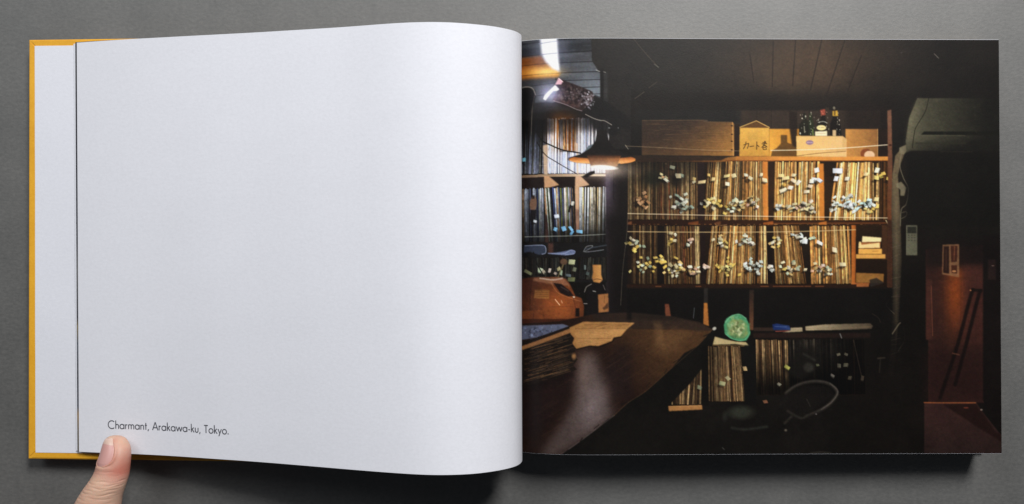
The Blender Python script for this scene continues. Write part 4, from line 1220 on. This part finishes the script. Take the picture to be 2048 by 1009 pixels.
    p.line(pts, 6.0, (46, 41, 36), 0.85, 2.2); p.line([(u + 0.8, v - 1.4) for u, v in pts], 2.6, (66, 60, 54), 0.6, 1.4); p.line([(u + 1.5, v - 1.5) for u, v in pts[4:9]], 1.5, (112, 104, 95), 0.5, 1.1)
    p.poly([(1552, 806), (1570, 786), (1610, 768), (1660, 772), (1668, 790), (1612, 830), (1580, 838)], (22, 19, 17), 0.6, 5)
    p.poly([(1570, 838), (1640, 822), (1662, 900), (1560, 905)], (20, 17, 15), 0.6, 8)
    p.line([(1574, 822), (1600, 836), (1612, 831)], 4.5, (44, 40, 35), 0.75, 1.8); p.line([(1582, 832), (1568, 846)], 4.5, (46, 42, 37), 0.7, 1.8); p.line([(1612, 798), (1619, 812)], 1.4, (58, 54, 49), 0.6, 0.8)
    p.ell(1570, 860, 2.5, 2.2, (120, 110, 96), 0.7, 0, 1.2); p.ell(1631, 828, 1.6, 1.3, (130, 124, 116), 0.7)
    p.ell(1480, 824, 24, 12, (44, 46, 38), 0.9, 0, 5); p.line([(1462, 855), (1490, 858), (1532, 853)], 4.5, (44, 45, 40), 0.7, 2.2); p.ell(1448, 832, 5, 8, (34, 34, 30), 0.8, 0, 3)
    p.line([(1620, 906), (1640, 904), (1660, 906)], 3, (46, 42, 36), 0.8, 1.5); p.line([(1443, 894), (1447, 898)], 1.2, (110, 110, 104), 0.6)
    p.rect(1700, 680, 1850, 912, (15, 11, 9), 0.4, 20)
    p.line([(1706, 680), (1722, 752)], 1.3, (66, 56, 46), 0.6); p.line([(1755, 717), (1768, 716)], 3, (60, 52, 42), 0.7, 1.2); p.line([(1760, 720), (1758, 745)], 2, (52, 46, 38), 0.6, 1)
    p.line([(1806, 652), (1808, 680), (1796, 702)], 1.2, (60, 54, 46), 0.5)
    p.line([(1744, 628), (1756, 636), (1760, 645)], 1.4, (56, 44, 34), 0.6, 1)
    p.rect(1804, 455, 1852, 912, (14, 11, 9), 0.8, 3)
    # remote control on the wall
    p.rect(1812, 451, 1834, 511, (84, 82, 66), 1, 0.7); p.rect(1814, 454, 1832, 467, (34, 34, 28), 1, 0.6)
    p.line([(1812.5, 452), (1812.5, 510)], 1, (130, 126, 104), 0.6)
    for v in (471, 476, 481):
        for u in (1817, 1823, 1829):
            p.ell(u, v, 1.6, 1.1, (50, 48, 40), 0.7)
    # ---------------- red door in the corner
    p.poly([(1851, 500), (1968, 490), (1968, 806), (1856, 806), (1856, 680), (1851, 678)], lambda U, V: lerp((43, 24, 20), (112, 52, 23), np.exp(-((np.broadcast_to(U, (V.shape[0], U.shape[1])) - 1911) / 22.0) ** 2 - ((V - 585) / 72.0) ** 2)), 1, 1)
    p.rect(1851, 480, 1975, 535, (17, 12, 11), 0.85, 9)
    p.rect(1925, 530, 1970, 690, (66, 34, 28), 0.5, 6)
    p.rect(1852, 560, 1864, 680, (66, 36, 28), 0.6, 2); p.line([(1862, 572), (1865, 672)], 1.2, (128, 72, 52), 0.6)
    for u in (1874, 1886, 1922, 1938, 1953):
        p.line([(u, 560), (u - 2, 790)], 1.4, (36, 18, 16), 0.3, 1)
    p.rect(1850, 700, 1970, 806, (28, 15, 14), 0.6, 14)
    p.poly([(1885, 490), (1918, 489), (1918, 555), (1884, 549)], (122, 86, 58), 0.85, 1.0)
    p.poly([(1887, 493), (1898, 493), (1898, 548), (1886, 546)], (34, 19, 15), 1, 0.6); p.poly([(1901, 492), (1915, 492), (1914, 524), (1902, 525)], (54, 28, 20), 1, 0.6); p.poly([(1902, 531), (1914, 531), (1914, 548), (1903, 546)], (58, 30, 20), 1, 0.6)
    p.line([(1909, 494), (1908, 520)], 1.6, (150, 92, 60), 0.5, 1); p.line([(1892, 500), (1892, 540)], 1.4, (80, 50, 36), 0.5, 1); p.ell(1908, 543, 4, 2, (200, 140, 90), 0.7)
    p.line([(1946, 580), (1938, 604), (1915, 690), (1880, 796)], 7.5, (16, 9, 8), 0.92, 1.6); p.line([(1961, 582), (1955, 600), (1932, 690), (1910, 770)], 7.5, (16, 9, 8), 0.92, 1.6)
    p.line([(1945, 580), (1962, 582)], 6, (18, 11, 9), 0.95, 1); p.ell(1941, 581, 1.6, 1.4, (170, 110, 70), 0.9); p.line([(1905, 707), (1918, 710)], 2.4, (96, 60, 44), 0.7, 1)
    p.poly([(1966, 470), (2015, 470), (2015, 915), (1998, 880), (1966, 800)], (15, 11, 10), 1, 1.5)
    p.rect(1976, 520, 1992, 560, (40, 26, 24), 0.6, 2); p.line([(1984, 532), (1988, 532)], 1.4, (150, 120, 110), 0.6)
    p.poly([(1848, 805), (1952, 805), (1962, 820), (2000, 868), (2015, 880), (2015, 918), (1848, 918)], lambda U, V: lerp((48, 29, 26), (36, 24, 22), np.broadcast_to((V - 806) / 90, (V.shape[0], U.shape[1]))), 1, 0.8)
    p.poly([(1884, 809), (1952, 808), (1962, 822), (1990, 862), (2012, 876), (2012, 890), (1960, 858), (1918, 830)], (26, 14, 12), 0.85, 2)
    p.line([(1848, 805.5), (1884, 806), (1951, 806)], 2.0, (160, 88, 48), 0.75, 0.8); p.ell(1932, 816, 5, 1.5, (130, 62, 44), 0.6); p.ell(1963, 820, 2.4, 1.6, (150, 130, 120), 0.7)
    # ---------------- hanging lamp
    p.rect(1200.5, 140, 1205.5, 285, (17, 16, 16), 1, 0.6)
    p.poly([(1186, 194), (1214, 208), (1232, 232), (1240, 262), (1228, 275), (1190, 262), (1176, 240)], (21, 20, 20), 0.9, 3)
    p.line([(1170, 231), (1186, 239), (1199, 243), (1208, 244), (1222, 252)], 1.4, (170, 160, 148), 0.8)
    p.ell(1217, 258, 2, 1.5, (150, 150, 150), 0.6); p.ell(1235, 258, 1.2, 1.8, (130, 130, 130), 0.6)
    p.poly([(1168, 305), (1176, 293), (1186, 290), (1192, 300), (1176, 309)], (92, 106, 112), 0.9, 1)
    p.poly([(1193, 262), (1212, 262), (1216, 282), (1226, 298), (1246, 308), (1272, 316), (1136, 318), (1160, 310), (1180, 298), (1190, 283)], (24, 21, 20), 1, 0.6)
    p.ell(1203, 320, 67, 10.5, (26, 22, 20), 1, 0, 0.6)
    # lit underside of the brim
    b = p.box([1134, 1272], [306, 334])
    U, V = b[4], b[5]
    inn = (((U - 1203.5) / 66) ** 2 + ((V - 320.5) / 9.5) ** 2 < 1) & (((U - 1203) / 74) ** 2 + ((V - 309.5) / 9.6) ** 2 > 1)
    p.comp(b, p.blur(inn.astype(np.float32), 1), lambda U, V: lerp((244, 160, 84), (158, 88, 40), np.broadcast_to((326 - V) / 9, (V.shape[0], U.shape[1]))))
    p.line([(1139, 322.5), (1150, 325.5), (1168, 328)], 1.4, (246, 180, 110), 0.85, 0.6); p.line([(1240, 328.5), (1258, 326), (1268, 322.5)], 1.5, (255, 160, 70), 0.9, 0.6)
    p.poly([(1173, 313.5), (1240, 314), (1233, 334), (1220, 338), (1192, 338), (1181, 334)], hgrad((96, 56, 34), (150, 90, 48), 1174, 1240), 1, 0.6)
    p.rect(1196, 316, 1214, 333, (84, 46, 28), 0.35, 3)
    p.poly([(1173, 312), (1240, 312), (1238, 318), (1175, 318)], (52, 30, 20), 0.7, 1.5)
    p.glow(1206, 341, 34, 11, (255, 226, 200), 0.7)
    p.ell(1207, 336.5, 26, 4.4, (255, 246, 232), 1, 4, 0.9)
    p.poly([(1164, 354), (1178, 345), (1188, 343), (1189, 348), (1172, 357)], (32, 27, 26), 1, 0.6)
    # ---------------- foil-wrapped spotlight (nearest, drawn over the ceiling)
    p.poly([(1116, 159), (1127, 163), (1160, 176), (1184, 186), (1186, 196), (1180, 210), (1163, 224), (1140, 216), (1104, 203), (1112, 188), (1116, 176)], (44, 32, 32), 1, 0.7)
    p.poly([(1110, 190), (1140, 202), (1160, 220), (1106, 203)], (84, 58, 52), 0.6, 2)
    p.poly([(1150, 182), (1180, 184), (1170, 196), (1150, 192)], (18, 14, 16), 0.9, 2)
    fo = lambda u, v: (v > 163 + (u - 1120) * 0.40) and (v < 203 + (u - 1106) * 0.37) and u > 1108 and (u < 1186 - max(0, v - 196) * 0.8)
    p.shards(260, 1146, 192, 22, 13, (3, 8.0), [(20, 15, 17), (40, 30, 31), (70, 54, 53), (26, 19, 21), (100, 82, 80)], (0.3, 0.8), 201, fo, 0.8)
    p.shards(120, 1150, 194, 16, 7, (1.0, 3.0), [(140, 126, 128), (186, 174, 178), (110, 96, 98)], (0.25, 0.7), 202, fo, 0.7)
    p.shards(90, 1174, 204, 7, 9, (1.0, 3.2), [(250, 246, 255), (206, 196, 212), (150, 140, 150)], (0.4, 1.0), 203, lambda u, v: fo(u, v) or (u < 1190 and 184 < v < 222), 0.6)
    p.line([(1106, 203), (1130, 211), (1152, 221), (1163, 224)], 1.4, (176, 160, 160), 0.6)
    p.poly([(1117, 158), (1125, 165), (1122, 171), (1110, 171)], (222, 170, 180), 1, 0.6); p.line([(1117, 159), (1125, 166)], 1.4, (255, 226, 232), 0.9)
    p.glow(1100, 188, 16, 14, (170, 170, 220), 0.75)
    p.poly([(1086, 199), (1089, 192), (1098, 183), (1110, 172), (1118, 181), (1113, 184), (1106, 184), (1098, 193), (1091, 202)], (255, 252, 255), 1, 0.9)
    # unevenness of the lit surfaces, then printing grain
    Uf = (np.arange(p.W) + 0.5)[None, :] / p.ss + p.u0; Vf = (np.arange(p.H) + 0.5)[:, None] / p.ss + p.v0
    tex = 0.04 * p.field(Uf, Vf, 34, 26, 301) + 0.035 * p.field(Uf, Vf, 9, 7, 302) + 0.05 * p.field(Uf, Vf, 3.2, 2.6, 303)
    lum = p.a.mean(axis=2)
    p.a *= np.clip(1 + tex * np.clip(1.15 - lum * 1.25, 0.1, 1), 0.6, 1.5)[..., None].astype(np.float32)
    dk = np.clip(1 - p.a.mean(axis=2) * 5, 0, 1)
    haze = (np.clip(0.5 + 0.5 * p.field(Uf, Vf, 60, 46, 304), 0, 2) * 0.012 + np.clip(p.field(Uf, Vf, 14, 11, 305), 0, 3) * 0.004) * dk
    p.a += haze[..., None].astype(np.float32) * np.array([1.15, 0.95, 0.8], np.float32)
    # printing grain
    g = np.random.default_rng(9)
    n1 = g.normal(size=(p.H, p.W, 1)).astype(np.float32)
    n2 = g.normal(size=(p.H // 2, p.W // 2, 3)).astype(np.float32)
    n2 = np.repeat(np.repeat(n2, 2, 0), 2, 1)[:p.H, :p.W]
    p.a += n1 * 0.006 + n2 * (0.007 + 0.02 * p.a.mean(axis=2, keepdims=True))
    return p


P = paint()
img = np.clip(P.a, 0, 1)
# soften to the resolution of the print
for k in range(3):
    q = np.pad(img[..., k], 1, mode='edge')
    q = (q[:-2] + 2 * q[1:-1] + q[2:]) / 4
    img[..., k] = (q[:, :-2] + 2 * q[:, 1:-1] + q[:, 2:]) / 4
lin = np.where(img <= 0.04045, img / 12.92, ((img + 0.055) / 1.055) ** 2.4)
lin = np.clip(lin * 1.08 - 0.0008, 0.0012, 0.86)

NU, NV = 860, 740
RG = right_grid(NU, NV, 0.0)
Up = 1024 + RG[..., 0] * 3.838
Vp = 504.5 - RG[..., 1] * 3.838
fx = np.clip((Up - P.u0) * P.ss - 0.5, 0, P.W - 1.001); fy = np.clip((Vp - P.v0) * P.ss - 0.5, 0, P.H - 1.001)
ix, iy = fx.astype(int), fy.astype(int)
tx, ty = (fx - ix)[..., None], (fy - iy)[..., None]
colr = (lin[iy, ix] * (1 - tx) + lin[iy, ix + 1] * tx) * (1 - ty) + (lin[iy + 1, ix] * (1 - tx) + lin[iy + 1, ix + 1] * tx) * ty

me = bpy.data.meshes.new('printed_photograph')
nvt = NU * NV
me.vertices.add(nvt)
me.vertices.foreach_set('co', (RG.reshape(-1) * MM).astype(np.float32))
a = (np.arange(NU - 1)[:, None] * NV + np.arange(NV - 1)[None, :]).reshape(-1)
quads = np.stack([a, a + 1, a + NV + 1, a + NV], axis=1)          # faces upward
nf = len(quads)
me.loops.add(nf * 4)
me.loops.foreach_set('vertex_index', quads.reshape(-1).astype(np.int32))
me.polygons.add(nf)
me.polygons.foreach_set('loop_start', (np.arange(nf) * 4).astype(np.int32))
me.polygons.foreach_set('use_smooth', np.ones(nf, bool))
me.update(calc_edges=True)
at_ = me.attributes.new('print', 'FLOAT_COLOR', 'POINT')
at_.data.foreach_set('color', np.concatenate([colr.reshape(-1, 3), np.ones((nvt, 1))], axis=1).astype(np.float32).reshape(-1))
me.materials.append(M_PRINT)
po = bpy.data.objects.new('printed_photograph', me)
SC.collection.objects.link(po)
po.parent = right_leaf
po['label'] = 'dark bar interior lined with shelves of records'


# ------------------------------------------------------------------ hand: thumb holding the page down
def skin_mat():
    m, nt, b = new_mat('skin', (0.60, 0.36, 0.26), 0.48, 0.4)
    b.inputs['Subsurface Weight'].default_value = 0.18
    b.inputs['Subsurface Radius'].default_value = (1.0, 0.35, 0.2)
    b.inputs['Subsurface Scale'].default_value = 0.0025
    a = nt.nodes.new('ShaderNodeAttribute'); a.attribute_name = 'flush'
    v = coords(nt, 1.0)
    n1 = noise(nt, v, 160, 4, 0.6)
    n2 = noise(nt, v, 1500, 3, 0.6)
    ad = nt.nodes.new('ShaderNodeMath'); ad.operation = 'MULTIPLY_ADD'
    nt.links.new(n1, ad.inputs[0]); ad.inputs[1].default_value = 0.35
    nt.links.new(a.outputs['Fac'], ad.inputs[2])
    c = ramp(nt, ad.outputs[0], [(0.10, (0.68, 0.44, 0.32)), (0.42, (0.62, 0.34, 0.26)), (1.0, (0.50, 0.18, 0.13))])
    nt.links.new(c, b.inputs['Base Color'])
    bump(nt, b, n2, 0.25, 0.0003)
    return m


M_SKIN = skin_mat()
M_NAIL = new_mat('nail_plate', (0.62, 0.34, 0.31), 0.32, 0.5)[0]
M_NAILTIP = new_mat('nail_free_edge', (0.70, 0.50, 0.42), 0.3, 0.5)[0]

ST = [  # u, v, half width px, centre height mm, half thickness mm
    (229.5, 871.6, 1.5, 24.6, 0.5), (230, 872.6, 9.5, 24.8, 2.3), (230.5, 875.5, 16, 25.2, 3.9), (231.2, 880, 20.5, 25.6, 4.9), (232, 887, 24.3, 26.0, 5.6),
    (232.4, 896, 27.3, 26.6, 6.1), (231.4, 907, 29.3, 27.2, 6.6), (229, 920, 31, 27.8, 7.0), (226, 935, 32.6, 28.3, 7.3), (222, 950, 34.6, 28.7, 7.7),
    (215.3, 965, 36.9, 29.0, 8.2), (207.3, 980, 40, 29.0, 8.8), (200, 995, 42.8, 29.0, 9.2), (195, 1010, 45.5, 28.6, 9.8), (183, 1040, 52, 28, 11),
    (165, 1080, 66, 27, 13), (140, 1130, 96, 25, 14), (118, 1200, 130, 23, 14.5), (112, 1280, 135, 22, 15), (116, 1360, 112, 22, 15.5), (118, 1440, 95, 23, 16), (118, 1600, 100, 24, 17)]
PP = []
for (u, v, hw, zc, hz) in ST:
    c = at(u, v, zc)
    PP.append((c[0], c[1], c[2], hw * (CAM_H - zc) / FPX, hz))
PP = np.array(PP)
# parameter: index-based smooth interpolation
NS = 240
tpar = np.arange(len(PP))
tq = np.concatenate([np.linspace(0, 13, 190), np.linspace(13, len(PP) - 1, 51)[1:]])
NS = len(tq)


def crom(T, Pv, q):
    i = np.clip(q.astype(int), 0, len(Pv) - 2)
    f = (q - i)[:, None]
    p0 = Pv[np.clip(i - 1, 0, None)]; p1 = Pv[i]; p2 = Pv[i + 1]; p3 = Pv[np.clip(i + 2, None, len(Pv) - 1)]
    return 0.5 * ((2 * p1) + (-p0 + p2) * f + (2 * p0 - 5 * p1 + 4 * p2 - p3) * f ** 2 + (-p0 + 3 * p1 - 3 * p2 + p3) * f ** 3)


SS = crom(tpar, PP, tq)
SS[:, 3] = np.maximum(SS[:, 3], 0.3)
NA = 112
phi = np.linspace(0, 2 * math.pi, NA, endpoint=False)
NAILC = math.radians(124)
Y_TIP = at(0, 874.5, 25)[1]; Y_CUT = at(0, 928.0, 27.8)[1]


def nail_half(yv):
    """half angular width of the nail at station y; rounded at the cuticle"""
    t = (Y_TIP - yv) / (Y_TIP - Y_CUT)
    w = math.radians(47)
    if t < 0 or t > 1:
        return 0.0
    f = math.sqrt(max(0.0, 1 - max(0.0, (t - 0.55) / 0.45) ** 2.4))
    f *= 0.90 + 0.10 * min(1, t / 0.3)
    return w * f


def radial(i, ph):
    """surface point, squarish below where the pad presses on the page"""
    x, y, z, hx, hz = SS[i]
    c, s = np.cos(ph), np.sin(ph)
    flat = np.where(s < 0, 0.86 + 0.14 * np.abs(c), 1.0)
    return np.stack([x + hx * c, np.full_like(c, y), z + hz * s * flat], axis=-1)


G = np.zeros((NS, NA, 3)); FL = np.zeros((NS, NA))
for i in range(NS):
    y = SS[i, 1]
    base = radial(i, phi)
    nrm = np.stack([np.cos(phi) / SS[i, 3], np.zeros(NA), np.sin(phi) / SS[i, 4]], axis=-1)
    nrm /= np.linalg.norm(nrm, axis=1, keepdims=True)
    d = np.zeros(NA)
    hw = nail_half(y)
    dphi = np.abs((phi - NAILC + math.pi) % (2 * math.pi) - math.pi)
    arcmm = (dphi - hw) * SS[i, 3]
    tt = (Y_TIP - y) / (Y_TIP - Y_CUT)
    if 0.0 <= tt <= 1.0 and hw > 0:
        d += np.where(arcmm < 0, -0.40 * np.clip(-arcmm / 0.5, 0, 1), 0.42 * np.exp(-((arcmm - 0.7) / 0.8) ** 2) * min(1, tt * 3))
    if 0.95 < tt < 1.4:
        k = math.exp(-((tt - 1.06) / 0.07) ** 2)
        d += 0.35 * k * np.clip(1.1 - dphi, 0, 1)
    # knuckle creases across the back
    top = np.clip(np.sin(phi) + 0.35, 0, 1)
    v_ = 504.5 - y * FPX / (CAM_H - SS[i, 2])
    for (vc, wv, am) in ((939, 1.3, 0.22), (944.5, 1.0, 0.14), (957, 1.6, 0.42), (962.5, 1.4, 0.30), (968, 1.4, 0.34), (974, 1.5, 0.30), (981, 1.7, 0.36), (987, 1.4, 0.22), (992, 1.6, 0.26), (1000, 1.8, 0.2)):
        wob = 1.6 * np.sin(phi * 3 + vc) + 0.8 * np.sin(phi * 7 + vc * 2)
        d -= 0.6 * am * np.exp(-((v_ - vc + wob) / wv) ** 2) * top * (0.55 + 0.45 * np.sin(phi * 5 + vc * 1.7))
    d += 0.45 * math.exp(-((v_ - 968) / 16) ** 2) * top
    G[i] = base + nrm * d[:, None]
    # redder on the outer side of the tip joint and round the nail
    side = np.clip(np.cos(phi) * 0.9 + 0.25, 0, 1)
    FL[i] = np.clip(side * math.exp(-((v_ - 930) / 30) ** 2) * 0.75 + (0.30 * np.exp(-(arcmm / 2.2) ** 2) if hw > 0 else 0) + 0.28 * math.exp(-((v_ - 938) / 9) ** 2) - 0.12 * math.exp(-((v_ - 972) / 14) ** 2), 0, 1)
V = [tuple(q) for q in G.reshape(-1, 3)]
flush = list(FL.reshape(-1))
F = []
for i in range(NS - 1):
    for j in range(NA):
        j2 = (j + 1) % NA
        F.append((i * NA + j, i * NA + j2, (i + 1) * NA + j2, (i + 1) * NA + j))
F.append(tuple(range(NA))[::-1])
F.append(tuple((NS - 1) * NA + j for j in range(NA)))


def tube(path, rad, n=16):
    """closed tapered tube (finger) appended to the hand"""
    C = spline([(*p, r) for p, r in zip(path, rad)], 26)
    base = len(V)
    for k in range(26):
        t = C[min(k + 1, 25), :3] - C[max(k - 1, 0), :3]
        t /= np.linalg.norm(t)
        a_ = np.cross(t, (0.3, 0.2, 0.93)); a_ /= np.linalg.norm(a_); b_ = np.cross(t, a_)
        endf = math.sqrt(max(0.02, 1 - max(0, (k - 22) / 3.0) ** 2))
        for q in range(n):
            an = 2 * math.pi * q / n
            V.append(tuple(C[k, :3] + (a_ * math.cos(an) + b_ * math.sin(an)) * C[k, 3] * endf)); flush.append(0.15)
    for k in range(25):
        for q in range(n):
            F.append((base + k * n + q, base + k * n + (q + 1) % n, base + (k + 1) * n + (q + 1) % n, base + (k + 1) * n + q))
    F.append(tuple(base + q for q in range(n))[::-1]); F.append(tuple(base + 25 * n + q for q in range(n)))


# the other four fingers, curled into the palm below the picture
for k, (fx_, fy_, r_, ln) in enumerate(((-262, -178, 8.2, 1.0), (-276, -191, 8.6, 1.06), (-285, -206, 8.2, 1.0), (-290, -221, 7.2, 0.85))):
    kx, ky = fx_, fy_
    tube([(kx + 26, ky - 18, 24), (kx, ky, 27), (kx - 14 * ln, ky + 6, 22), (kx - 15 * ln, ky + 5, 12), (kx - 4, ky - 3, 8.6), (kx + 9 * ln, ky - 10, 8.8)],
         [r_ * 1.25, r_ * 1.15, r_, r_ * 0.95, r_ * 0.9, r_ * 0.8])
hand = link_mesh('hand', V, F, M_SKIN)
fa = hand.data.attributes.new('flush', 'FLOAT', 'POINT')
fa.data.foreach_set('value', np.array(flush, np.float32))
tag(hand, 'bare thumb pressing down the lower left corner of the blank page', 'hand')

# nail
idx = [i for i in range(NS) if nail_half(SS[i, 1]) > 0.02]
nq = 26
NV_ = []; NF = []; midx = []
for a_, i in enumerate(idx):
    hw = nail_half(SS[i, 1])
    ph = NAILC + np.linspace(-hw, hw, nq)
    base = radial(i, ph)
    nrm = np.stack([np.cos(ph) / SS[i, 3], np.zeros(nq), np.sin(ph) / SS[i, 4]], axis=-1)
    nrm /= np.linalg.norm(nrm, axis=1, keepdims=True)
    q = np.linspace(-1, 1, nq)
    tt = (Y_TIP - SS[i, 1]) / (Y_TIP - Y_CUT)
    lift = 0.30 * (1 - q ** 4) * min(1, (1 - tt) / 0.12) - 0.06
    pts = base + nrm * lift[:, None]
    if a_ == 0:
        pts[:, 1] += 0.5 * (1 - q ** 2)
    NV_ += [tuple(x) for x in pts]
for a_ in range(len(idx) - 1):
    tt = (Y_TIP - SS[idx[a_], 1]) / (Y_TIP - Y_CUT)
    for k in range(nq - 1):
        NF.append((a_ * nq + k, a_ * nq + k + 1, (a_ + 1) * nq + k + 1, (a_ + 1) * nq + k))
        qq = abs(k / (nq - 2) * 2 - 1)
        midx.append(1 if tt < 0.17 + 0.05 * qq else 0)
nail = link_mesh('nail', NV_, NF, M_NAIL, hand)
nail.data.materials.append(M_NAILTIP)
nail.data.polygons.foreach_set('material_index', midx)
nail['label'] = 'short pale pink thumb nail'
